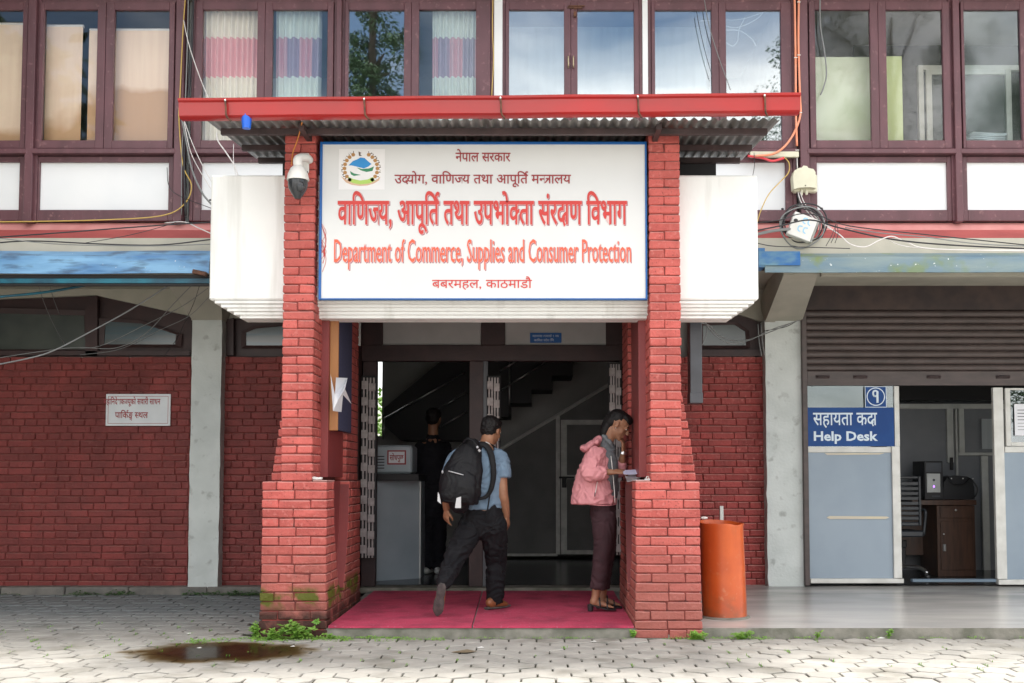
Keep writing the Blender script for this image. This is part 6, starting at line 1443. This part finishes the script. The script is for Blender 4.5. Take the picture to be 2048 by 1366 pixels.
skin('strap', [('t', [(W(950, 892, .66), (.024, .012)), (W(968, 889, .70), (.027, .012)), (W(981, 905, .68), (.027, .012)), (W(987, 940, .66), (.025, .012)), (W(984, 972, .67), (.022, .012)), (W(974, 992, .66), (.018, .01)), (W(958, 998, .62), (.014, .008))], (.3, -1, .2))], M['pack'], bp, .005, 2)
build('loose_strap', MB().tube(crom([W(981, 975, .655), W(978, 1000, .655), W(975, 1020, .655), (W(972, 1036, .65))], 3), (.006), 5), M['pack'], bp, smooth='all')
# ---------------------------------------------------------------- woman with papers
fz = slabz(.9)+.019
wm = thing('person', (W(1200, 1100, .88).x, .88, fz), 'woman in a pink hooded jacket reading papers beside the right pillar', 'person')
f = (math.cos(R(33)), -.10, -math.sin(R(33))); u = (math.sin(R(33)), 0, math.cos(R(33)))
HC = W(1236, 851, .86); hp, P, Rm = head(HC, f, u, 1.0)
nb = W(1207, 893, .88)
As, Ae, Aw = W(1190, 914, .72), W(1178, 946, .66), W(1226, 944, .64)
Bs, Be, Bw = W(1205, 912, 1.02), W(1240, 944, .95), W(1246, 906, .88)
lk, rk = W(1206, 1092, .80), W(1215, 1092, .96)
la, ra = W(1191, 1192, .80), W(1205, 1190, .97)
hw_ = Aw
body = hp + [('t', [(P(-.03, 0, -.05), .050), (W(1217, 878, .87), .050), (nb, .058)]),
    ('t', [(nb, (.05, .06)), (W(1205, 918, .88), (.07, .12)), (W(1205, 960, .88), (.07, .11)), (W(1205, 1000, .88), (.07, .12)), (W(1207, 1030, .88), (.08, .13))], (0, 1, 0)),
    ('t', [(As, .042), (Ae, .036), (Ae.lerp(Aw, .6), .029), (Aw, .023)]), ('t', [(Bs, .042), (Be, .036), (Be.lerp(Bw, .6), .028), (Bw, .022)]),
    ('t', [(W(1207, 1030, .80), .08), (lk, .045), (la.lerp(lk, .35), .043), (la, .033), (W(1188, 1204, .80), .036)]), ('t', [(W(1207, 1030, .96), .08), (rk, .045), (ra.lerp(rk, .35), .043), (ra, .033), (W(1204, 1201, .97), .036)])]
for (A, T, y) in ((W(1186, 1203, .80), W(1221, 1217, .80), .8), (W(1203, 1199, .97), W(1234, 1212, .97), .97)):
    T.z = fz+.038; A.z = max(A.z, fz+.075)
    body += [('t', [(A, (.028, .028)), (A.lerp(T, .35), (.03, .030)), (A.lerp(T, .75), (.040, .018)), (T, (.038, .012))], (0, 0, 1))]
    for k in range(5): body.append(('t', [(T+Vector((-.01, -.034+.016*k, 0)), .008), (T+Vector((.022-.004*k if y < .9 else .022, -.036+.017*k, -.004)), .0075)]))
body += hand(Aw, (1, .1, .05), (0, -.5, 1), -1, .35, .92) + hand(Bw, (.06, -.10, 1), (1, -.35, 0), 1, .42, .95)
skin('body', body, M['skin'], wm, .0050, 3)
face_bits(P, Rm, 1.0, wm)
build('earring', MB().ball(P(.0, -.080, -.034), .005, 8, 6), M['steel'], wm, smooth='all')
hair = [('b', P(-.030, 0, .052), (.086, .080, .076), Rm), ('b', P(-.065, 0, .005), (.055, .070, .065), Rm), ('b', P(.015, 0, .078), (.076, .066, .048), Rm), ('b', P(.045, 0, .070), (.042, .06, .03), Rm),
        ('t', [(P(-.08, 0, .01), .055), (W(1212, 858, .87), .048), (W(1208, 870, .87), .036), (W(1204, 880, .88), .02)])]
skin('hair', hair, M['hair'], wm, .006, 2, wr=.003, wsc=(30, 30, 12))
skin('shirt', [('t', [(W(1214, 995, .88), (.085, .13)), (W(1215, 955, .88), (.088, .14)), (W(1215, 922, .88), (.082, .13)), (W(1212, 900, .88), (.065, .085)), (W(1211, 889, .87), (.056, .062)), (W(1213, 880, .87), (.055, .058))], (0, 1, 0)),
               ('t', [(W(1206, 872, .80), .015), (W(1220, 886, .79), .015), (W(1229, 899, .83), .012)]), ('t', [(W(1206, 872, .94), .015), (W(1222, 887, .94), .015), (W(1229, 899, .89), .012)])], M['greyshirt'], wm, .0065, 3, wr=.005, wsc=(8, 8, 12))
jk = [('t', [(W(1188, 1007, .87), (.188, .200)), (W(1188, 985, .87), (.178, .195)), (W(1190, 950, .87), (.148, .185)), (W(1194, 920, .87), (.112, .175)), (W(1196, 903, .87), (.085, .13)), (W(1196, 896, .87), (.06, .09))], (0, 1, 0), 'flat'),
      ('t', [(W(1195, 908, .75), .07), (As, .068), (W(1182, 932, .69), .070), (Ae+Vector((0, 0, .0)), .066), (W(1190, 948, .655), .062), (W(1204, 946, .65), .054), (W(1213, 944, .645), .040)], None, 'flat'),
      ('t', [(W(1200, 908, 1.0), .07), (Bs, .065), (W(1222, 930, 1.03), .06), (W(1235, 942, .96), .056), (W(1241, 933, .94), .050), (W(1244, 924, .92), .040)], None, 'flat'),
      ('b', W(1179, 892, .87), (.070, .105, .026), Matrix.Rotation(R(-38), 4, 'Y')), ('b', W(1166, 895, .87), (.030, .075, .018), Matrix.Rotation(R(-20), 4, 'Y')), ('b', W(1194, 883, .87), (.05, .10, .03), Matrix.Rotation(R(-50), 4, 'Y'))]
skin('jacket', jk, M['pink'], wm, .0065, 2, wr=.009, wsc=(11, 6, 7))
build('hem_band', MB().tube(crom([W(1143, 1000, .87-.02), W(1160, 1004, .74), W(1190, 1010, .675), W(1218, 1011, .70), W(1233, 1008, .80)], 4), .004, 5), M['pink'], wm, smooth='all')
build('pocket_zip', MB().tube([W(1195, 962, .665), W(1190, 990, .655)], .0028, 5), M['whiteplastic'], wm); build('zip_pull', MB().tube([W(1190, 985, .652), W(1189.5, 993, .65)], .004, 5), M['black'], wm)
build('front_zip', MB().tube(crom([W(1222, 912, .74), W(1226, 950, .70), W(1229, 985, .70), W(1230, 1006, .72)], 3), .0035, 5), M['whiteplastic'], wm, smooth='all')
tr = [('t', [(W(1206, 995, .88), (.095, .15)), (W(1206, 1030, .88), (.108, .165))], (0, 1, 0)),
      ('t', [(W(1207, 1025, .81), (.102, .095)), (W(1207, 1060, .80), (.090, .088)), (lk, (.074, .076)), (W(1200, 1140, .80), (.066, .07)), (W(1195, 1178, .80), (.063, .068))], (0, 1, 0), 'flat'),
      ('t', [(W(1209, 1025, .96), (.100, .095)), (W(1212, 1060, .96), (.088, .088)), (rk, (.070, .076)), (W(1209, 1140, .97), (.062, .07)), (W(1205, 1176, .97), (.058, .066))], (0, 1, 0), 'flat')]
skin('trousers', tr, M['maroon'], wm, .0075, 2, wr=.006, wsc=(9, 9, 9))
build('watch', MB().tube([Bw+Vector((-.003, 0, -.012)), Bw+Vector((.003, 0, .012))], .030, 14), M['steel'], wm, smooth='x')
for (A, T, y, s) in ((W(1184, 1203, .80), W(1223, 1217, .80), .8, 1), (W(1201, 1199, .97), W(1236, 1212, .97), .97, 1)):
    A.z = fz+.062; T.z = fz+.018
    sb_ = build('sandal', MB().tube([A+Vector((-.02, 0, -.006)), A.lerp(T, .3)+Vector((0, 0, -.012)), A.lerp(T, .7)+Vector((0, 0, -.014)), T+Vector((.035, 0, -.006))], [(.030, .008), (.030, .009), (.045, .010), (.032, .009)], 14, up=(0, 0, 1)), M['black'], wm, smooth='x')
    build('heel', MB().tube([A+Vector((-.012, 0, -.008)), Vector((A.x-.014, A.y, fz))], [(.028, .028), (.023, .023)], 10), M['black'], sb_, smooth='x')
    for q_ in (.42, .80):
        c = A.lerp(T, q_); hgt = .052*(1-q_)+.020
        build('sandal_strap', MB().tube(crom([c+Vector((0, -.042, -.008)), c+Vector((-.006, -.034, hgt*.7)), c+Vector((-.006, 0, hgt+.012)), c+Vector((-.004, .034, hgt*.7)), c+Vector((0, .042, -.008))], 3), (.0075), 6), M['black'], sb_, smooth='all')
t = thing('papers', W(1270, 946, .64), 'white and mauve papers held by the woman over the pillar ledge', 'papers')
M['mauvepaper'] = mat('pale mauve paper', (.55, .55, .72, 1), rough=.7)
for (a, b, th_, m) in ((W(1246, 945, .60), W(1296, 938, .56), .001, M['mauvepaper']), (W(1250, 952, .64), W(1294, 946, .6), .0015, M['paper']), (W(1253, 960, .70), W(1288, 946, .66), .001, M['paper'])):
    mb = MB(); n = 8; vs = []
    for i in range(n+1):
        p = a.lerp(b, i/n); sag = -.012*math.sin(math.pi*i/n)
        for k, dy in ((0, -.07), (1, .10)): vs += [(p.x, p.y+dy, p.z+sag+dy*.22+th_), (p.x, p.y+dy, p.z+sag+dy*.22)]
    for i in range(n):
        o_ = 4*i; mb_ = [(o_, o_+2, o_+6, o_+4), (o_+1, o_+5, o_+7, o_+3), (o_, o_+4, o_+5, o_+1), (o_+2, o_+3, o_+7, o_+6)]; mb.f += mb_; mb.mi += [0]*4
    mb.v = vs; mb.f += [(0, 1, 3, 2), (4*n, 4*n+2, 4*n+3, 4*n+1)]; mb.mi += [0, 0]; build('sheet', mb, m, t)
# ---------------------------------------------------------------- dark figure in the lobby
Yt = 3.9; w3 = lambda a, b, y=Yt: W(a, b, y)
p3 = thing('person', (w3(865, 1140).x, Yt, zth), 'person in black clothes standing in the dark lobby, partly behind the man', 'person')
hp, P, Rm = head(w3(868, 838), (.3, 1, -.1), (0, 0, 1), 1.0)
skin('body', hp+[('t', [(P(-.02, 0, -.05), .055), (w3(866, 880), .06)]), ('t', [(w3(866, 885), (.13, .09)), (w3(865, 940), (.15, .11)), (w3(865, 1000), (.15, .12))], (0, 1, 0)), ('t', [(w3(838, 900), .05), (w3(832, 950), .042), (w3(838, 995), .03)]), ('t', [(w3(893, 900), .05), (w3(899, 950), .042), (w3(897, 995), .03)]),
     ('t', [(w3(855, 1000), .08), (w3(853, 1070), .05), (w3(852, 1128), .035)]), ('t', [(w3(876, 1000), .08), (w3(878, 1070), .05), (w3(876, 1128), .035)])]+hand(w3(838, 998), (0, .1, -1), (-1, 0, 0), 1)+hand(w3(897, 998), (0, .1, -1), (1, 0, 0), -1), M['skin'], p3, .007, 3)
skin('hair', [('b', P(-.02, 0, .045), (.10, .084, .08), Rm), ('b', P(-.05, 0, .0), (.06, .076, .075), Rm)], M['hair'], p3, .007, 2, wr=.004, wsc=(30, 30, 30))
M['blackcloth'] = cloth('black cloth', (.012, .012, .016, 1), (.018, .018, .022, 1))
skin('shirt', [('t', [(w3(865, 1015), (.19, .14)), (w3(865, 950), (.19, .13)), (w3(866, 900), (.19, .12)), (w3(866, 882), (.09, .08)), (w3(867, 870), (.075, .072))], (0, 1, 0), 'flat'), ('t', [(w3(842, 895), .07), (w3(833, 950), .062), (w3(837, 985), .05)]), ('t', [(w3(890, 895), .07), (w3(898, 950), .062), (w3(897, 985), .05)])], M['blackcloth'], p3, .009, 3, wr=.007)
skin('trousers', [('t', [(w3(865, 1005), (.17, .13)), (w3(865, 1025), (.17, .13))], (0, 1, 0)), ('t', [(w3(854, 1020), .10), (w3(853, 1070), .08), (w3(852, 1130), .072)]), ('t', [(w3(877, 1020), .10), (w3(878, 1070), .08), (w3(876, 1130), .072)])], M['blackcloth'], p3, .009, 3, wr=.007)
for a, dx in ((852, -.01), (876, 0)):
    c = w3(a, 1142); c.z = zth+.04; skin('shoe', [('t', [(c+Vector((0, -.06, 0)), (.04, .04)), (c+Vector((.02, .06, -.005)), (.045, .034)), (c+Vector((.04, .15, -.015)), (.035, .022))], (0, 0, 1))], M['duskalu'], p3, .007, 2)
# ================================================================== PLANTS, PUDDLE, LITTER, TREES
def leafquad(mb, c, d, n, l, w_):
    d = Vector(d).normalized(); n = Vector(n); n = (n-d*n.dot(d)); n = n.normalized() if n.length > 1e-4 else d.orthogonal(); s = d.cross(n)
    c = Vector(c); mb.add([c, c+d*l*.45+s*w_-n*w_*.25, c+d*l+n*(-.15*l), c+d*l*.45-s*w_-n*w_*.25, c+d*l*.5+n*w_*.1], [(0, 1, 4), (1, 2, 4), (2, 3, 4), (3, 0, 4)])
def clump(mb, cx, cy, z, rx, ry, h, n, l=.03, wall=None):
    for i in range(n):
        a = rnd.uniform(0, 6.28); r = rnd.random()**.6; x, y = cx+rx*r*math.cos(a), cy+ry*r*math.sin(a)
        if wall is not None and y > wall: y = wall-rnd.uniform(0, .02)
        hh = h*(1-.6*r)*rnd.uniform(.2, 1); L_ = l*rnd.uniform(.5, 1.2)
        leafquad(mb, (x, y, z+hh), (math.cos(a)+rnd.gauss(0, .6), math.sin(a)+rnd.gauss(0, .6)-.3, rnd.uniform(-.3, .7)), (rnd.gauss(0, .3), -.4, 1), L_, L_*.33)
def plant(name, px, py, Y, rx, h, n, l, label, m='leaf'):
    p = W(px, py, Y); z = gz(Y); t = thing(name, (p.x, Y, z), label, 'plant')
    st = MB(); lf = MB()
    for i in range(max(3, n//9)):
        a = rnd.uniform(0, 6.28); e = Vector((p.x+rx*.8*math.cos(a)*rnd.random(), Y+rx*.35*math.sin(a)-.02, z+h*rnd.uniform(.5, 1)))
        st.tube([(p.x+rnd.gauss(0, rx*.2), Y, z-.005), (p.x*.5+e.x*.5, Y*.5+e.y*.5, z+h*.5), e], [.003, .0025, .0015], 4)
        for k in range(9):
            f_ = rnd.uniform(.3, 1); b = Vector((p.x, Y, z)).lerp(e, f_)
            aa = rnd.uniform(0, 6.28); leafquad(lf, b, (math.cos(aa), math.sin(aa)-.3, rnd.uniform(-.1, .6)), (0, -.4, 1), l*rnd.uniform(.6, 1.2), l*.33)
    build('stems', st, M['leaf'], t); build('leaves', lf, M[m], t); return t
plant('weed', 597, 1262, -.09, .17, .14, 170, .055, 'broad leaved green weed at the foot of the left pillar')
plant('weed', 545, 1262, -.09, .15, .09, 130, .032, 'small leaved weed left of the broad leaved weed by the left pillar')
plant('weed', 512, 1258, .0, .09, .13, 120, .03, 'feathery weed at the left corner of the mossy pillar')
plant('weed', 660, 1270, -.06, .10, .05, 50, .03, 'low weed below the left end of the carpet')
plant('weed', 1390, 1266, -.08, .15, .07, 260, .022, 'dense low green weed against the foot of the right pillar')
plant('weed', 1483, 1268, -.08, .15, .065, 260, .022, 'dense low green weed against the slab edge right of the pillar')
plant('weed', 1635, 1270, -.05, .05, .07, 30, .03, 'small pale weed sprouting at the slab edge, right of the bin')
plant('weed', 1777, 1272, -.04, .03, .09, 16, .028, 'thin sprig standing before the slab edge at right')
t = plant('weed', 1265, 1258, .0, .035, .07, 40, .03, 'small green sprig at the inner corner of the right pillar')
# sprig growing out of the brickwork
p = W(632, 1244, -.01); t = thing('weed', p, 'tiny sprig growing from the brick joints of the mossy pillar', 'plant'); lf = MB()
for k in range(14): a = rnd.uniform(0, 6.28); leafquad(lf, p, (math.cos(a), -.4, math.sin(a)*.8+.2), (0, -1, .3), rnd.uniform(.02, .04), .01)
build('leaves', lf, M['leaf'], t)
mb = MB()
for i in range(48): clump(mb, -1.55+rnd.gauss(0, .38), -.03-abs(rnd.gauss(0, .07)), .0, .08, .035, .022, 34, .017, wall=-.0)
for i in range(26): clump(mb, rnd.uniform(-1.2, .75), rnd.uniform(-.05, .0), .0, .05, .02, .014, 14, .013, wall=.0)
for i in range(22): clump(mb, rnd.uniform(.95, 1.75), rnd.uniform(-.09, -.01), .0, .06, .025, .02, 22, .014, wall=.0)
for i in range(26): clump(mb, rnd.uniform(1.9, 4.4), rnd.uniform(-.05, .0), .0, .06, .02, .014, 12, .014, wall=.0)
for i in range(14): clump(mb, rnd.uniform(-2.6, -1.9), rnd.uniform(-.35, .0), .0, .06, .03, .02, 16, .018)
build('ground_weeds', mb, M['leaf'], kind='stuff', label='low green weeds along the pillar feet and slab edge', cat='weeds')
mb = MB()
for i in range(22): clump(mb, rnd.choice((rnd.uniform(-5.4, -3.9), rnd.uniform(-3.5, -2.2))), rnd.uniform(2.62, 2.70), .04, .10, .02, .03, 30, .022, wall=2.72)
for px in (425, 385, 470, 505, 230, 160, 255): q_ = W(px, 1178, 2.66); clump(mb, q_.x, 2.66, .04, .09, .02, .06, 46, .03, wall=2.71)
build('plinth_weeds', mb, M['leaf_dark'], kind='stuff')
mb = MB()   # grass in the joints of the pavers
for i in range(130):
    if i < 80: x, y = rnd.gauss(-3.6, 1.0), rnd.gauss(-.3, .45)
    else: x, y = rnd.uniform(-3, 3.5), rnd.uniform(-1.5, -.05)
    if x > -2.2 and y > -.02: continue
    j = round((y-.03)/ph); xx = (round(x/wv-.5*(j % 2)-.5)+.5+.5*(j % 2))*wv + .02*math.sin(j*.35); yy = j*ph+.03
    for k in range(rnd.randint(3, 7)):
        a = rnd.uniform(0, 6.28); leafquad(mb, (xx+rnd.gauss(0, .006), yy+rnd.uniform(-.05, .05), gz(yy)-.008), (math.cos(a)*.5, math.sin(a)*.5, 1), (math.cos(a), math.sin(a), 0), rnd.uniform(.01, .03), .003)
build('joint_grass', mb, M['leaf'], kind='stuff')
# puddle
pm = bpy.data.materials.new('muddy shallow water'); pm.use_nodes = True; nt_ = pm.node_tree; nt_.nodes.clear()
o_ = nt_.nodes.new('ShaderNodeOutputMaterial'); tr_ = nt_.nodes.new('ShaderNodeBsdfTransparent'); clr = nt_.nodes.new('ShaderNodeBsdfTransparent')
gl_ = nt_.nodes.new('ShaderNodeBsdfGlossy'); gl_.inputs['Roughness'].default_value = .16; lw_ = nt_.nodes.new('ShaderNodeFresnel'); lw_.inputs[0].default_value = 1.18
g_ = nt_.nodes.new('ShaderNodeNewGeometry'); s_p = sep(nt_, g_)
ex_ = mathn(nt_, 'DIVIDE', mathn(nt_, 'SUBTRACT', s_p.outputs[0], -2.17), .70); ey_ = mathn(nt_, 'DIVIDE', mathn(nt_, 'SUBTRACT', s_p.outputs[1], -.69), .50)
d_ = mathn(nt_, 'SQRT', mathn(nt_, 'ADD', mathn(nt_, 'MULTIPLY', ex_, ex_), mathn(nt_, 'MULTIPLY', ey_, ey_)))
d_ = mathn(nt_, 'ADD', d_, mathn(nt_, 'MULTIPLY', noisef(nt_, g_, 5, .3, .7), .30))
wet = ramp(nt_, d_, 1.14, .92); deep = ramp(nt_, d_, .98, .62)
cm_ = nt_.nodes.new('ShaderNodeMixRGB'); cm_.inputs['Color1'].default_value = (.50, .42, .30, 1); cm_.inputs['Color2'].default_value = (.30, .21, .105, 1); nt_.links.new(deep, cm_.inputs['Fac']); nt_.links.new(cm_.outputs[0], tr_.inputs[0])
mx_ = nt_.nodes.new('ShaderNodeMixShader'); nt_.links.new(mathn(nt_, 'MULTIPLY', lw_.outputs[0], deep), mx_.inputs[0]); nt_.links.new(tr_.outputs[0], mx_.inputs[1]); nt_.links.new(gl_.outputs[0], mx_.inputs[2])
m2_ = nt_.nodes.new('ShaderNodeMixShader'); nt_.links.new(wet, m2_.inputs[0]); nt_.links.new(clr.outputs[0], m2_.inputs[1]); nt_.links.new(mx_.outputs[0], m2_.inputs[2]); nt_.links.new(m2_.outputs[0], o_.inputs[0])
def groundpt(px, py):
    v = (825-py)/F; t_ = -CH/(_st+v*_ct); return Vector(((px-1075)/F*t_, CY+t_*(_ct-v*_st), 0))
edge = [(455+230*math.cos(k*math.pi/8), 1301-32*math.sin(k*math.pi/8)+4*math.sin(k*math.pi/8)**2) for k in range(16)]
P_ = crom([groundpt(*e) for e in edge]+[groundpt(*edge[0])], 4)[:-1]
mb = MB(); mb.add([(a.x+.008*noise.noise(a*9), a.y+.02*noise.noise(a*9+Vector((3, 0, 0))), .0042) for a in P_], [tuple(range(len(P_)))])
build('puddle', mb, pm, kind='structure')
M['wetmud'] = mat('wet mud film', (.07, .05, .028, 1), (.12, .09, .05, 1), rough=.5, nscale=8)
def litter(name, px, py, s, m, label):
    c = groundpt(px, py); mb = MB(); mb.add([(c.x-s, c.y-.3*s, .004), (c.x+s*.2, c.y-s*.7, .006), (c.x+s, c.y+.1*s, .005), (c.x+.2*s, c.y+.8*s, .009)], [(0, 1, 2, 3)])
    mb.v += [(a, b, z-.002) for a, b, z in mb.v]; mb.f += [(7, 6, 5, 4), (0, 4, 5, 1), (1, 5, 6, 2), (2, 6, 7, 3), (3, 7, 4, 0)]; mb.mi += [0]*5
    return build(name, mb, m, label=label, cat='litter')
M['dryleaf'] = mat('dry brown leaf', (.20, .15, .09, 1), (.13, .10, .06, 1), rough=.8, nscale=30)
litter('dry_leaf', 928, 1304, .085, M['dryleaf'], 'flat brown cardboard scrap lying on the pavers in front of the carpet')
litter('paper_scrap', 961, 1296, .025, M['whiteplastic'], 'small white scrap on the pavers beside the brown one')
litter('paper_scrap', 1187, 1284, .022, M['whiteplastic'], 'small white scrap on the pavers below the right end of the carpet')
litter('paper_scrap', 398, 1297, .018, M['whiteplastic'], 'white speck floating in the puddle')
litter('paper_scrap', 378, 1268, .018, M['whiteplastic'], 'white speck on the pavers above the puddle')
litter('paper_scrap', 585, 1294, .018, M['whiteplastic'], 'white speck at the right end of the puddle')
litter('paper_scrap', 1762, 1277, .03, M['whiteplastic'], 'white wrapper at the foot of the slab edge at right')
litter('paper_scrap', 1915, 1260, .02, M['bluegrey'], 'blue grey pebble on the slab edge at right')
# trees on the far side of the yard (they show as reflections in the panes) and the garden behind the lobby
def tree(x, y, h, r, label, m, n, conical=False, z0=1.5, ls=.22):
    t = thing('tree', (x, y, 0), label, 'tree')
    tb = MB().tube(crom([(x, y, -.1), (x+.15, y, h*.3), (x-.1, y+.1, h*.65), (x, y, h*.92)], 5), [.28-.015*i for i in range(16)], 10)
    for k in range(14):
        a = rnd.uniform(0, 6.28); z = rnd.uniform(h*.25, h*.85); rr = r*(.8 if not conical else .9*(1-z/h)); tb.tube([(x, y, z), (x+rr*.5*math.cos(a), y+rr*.5*math.sin(a), z+rr*.25), (x+rr*math.cos(a), y+rr*math.sin(a), z+rr*.4)], [.08, .05, .02], 6)
    build('trunk', tb, M['bark'], t)
    lf = MB(); cl = []
    for k in range(60 if not conical else 90):
        z = rnd.uniform(z0, h); u = (z-z0)/(h-z0)
        pr = r*(math.sin(math.pi*min(.98, u*.85+.12))**.6 if not conical else (1-u)**.7*.9+.1)
        a = rnd.uniform(0, 6.28); q_ = pr*rnd.random()**.5; cl.append((Vector((x+q_*math.cos(a), y+q_*math.sin(a), z)), r*rnd.uniform(.16, .34)*(1 if not conical else .9)))
    for k in range(n):
        c, s = rnd.choice(cl); d = Vector((rnd.gauss(0, 1), rnd.gauss(0, 1), rnd.gauss(0, 1))).normalized(); leafquad(lf, c+d*s*rnd.random()**.4, (d.x+rnd.gauss(0, .4), d.y+rnd.gauss(0, .4), -.3+rnd.gauss(0, .4)), d, ls*rnd.uniform(.6, 1.3), ls*.3)
    build('crown', lf, M[m], t)
tree(-4.95, -22, 21, 1.9, 'tall narrow dark cypress across the yard', 'leaf_dark', 26000, True, 4, .12)
tree(11.5, -24, 17.5, 4.6, 'broad crowned tree across the yard at right', 'leaf_dark', 36000, False, 5, .12)
tree(17.5, -25, 15, 4.2, 'second broad tree across the yard at far right', 'leaf_dark', 26000, False, 4, .13)
tree(-8.9, -1.4, 9.5, 3.1, 'unseen dense tree added left of the frame to shade the wall and paving', 'leaf_dark', 16000, False, 1.2, .34)  # added out of view to block sky light from the left wall and paving
t = thing('garden_bush', (-2.9, 8.4, 0), 'bright green bush seen through the far left opening of the lobby', 'bush')
lf = MB()
for k in range(2600): c = Vector((rnd.gauss(-3.0, .5), 8.7+rnd.gauss(0, .3), rnd.uniform(.2, 2.55))); leafquad(lf, c, (rnd.gauss(0, 1), -1, rnd.gauss(0, 1)), (0, -1, .5), .11, .035)
build('leaves', lf, M['leaf'], t); build('stems', MB().tube([(-3.0, 8.7, 0), (-2.95, 8.7, 1.4), (-3.05, 8.65, 2.3)], [.03, .02, .01], 6), M['bark'], t)

bpy.data.scenes.remove(WS)
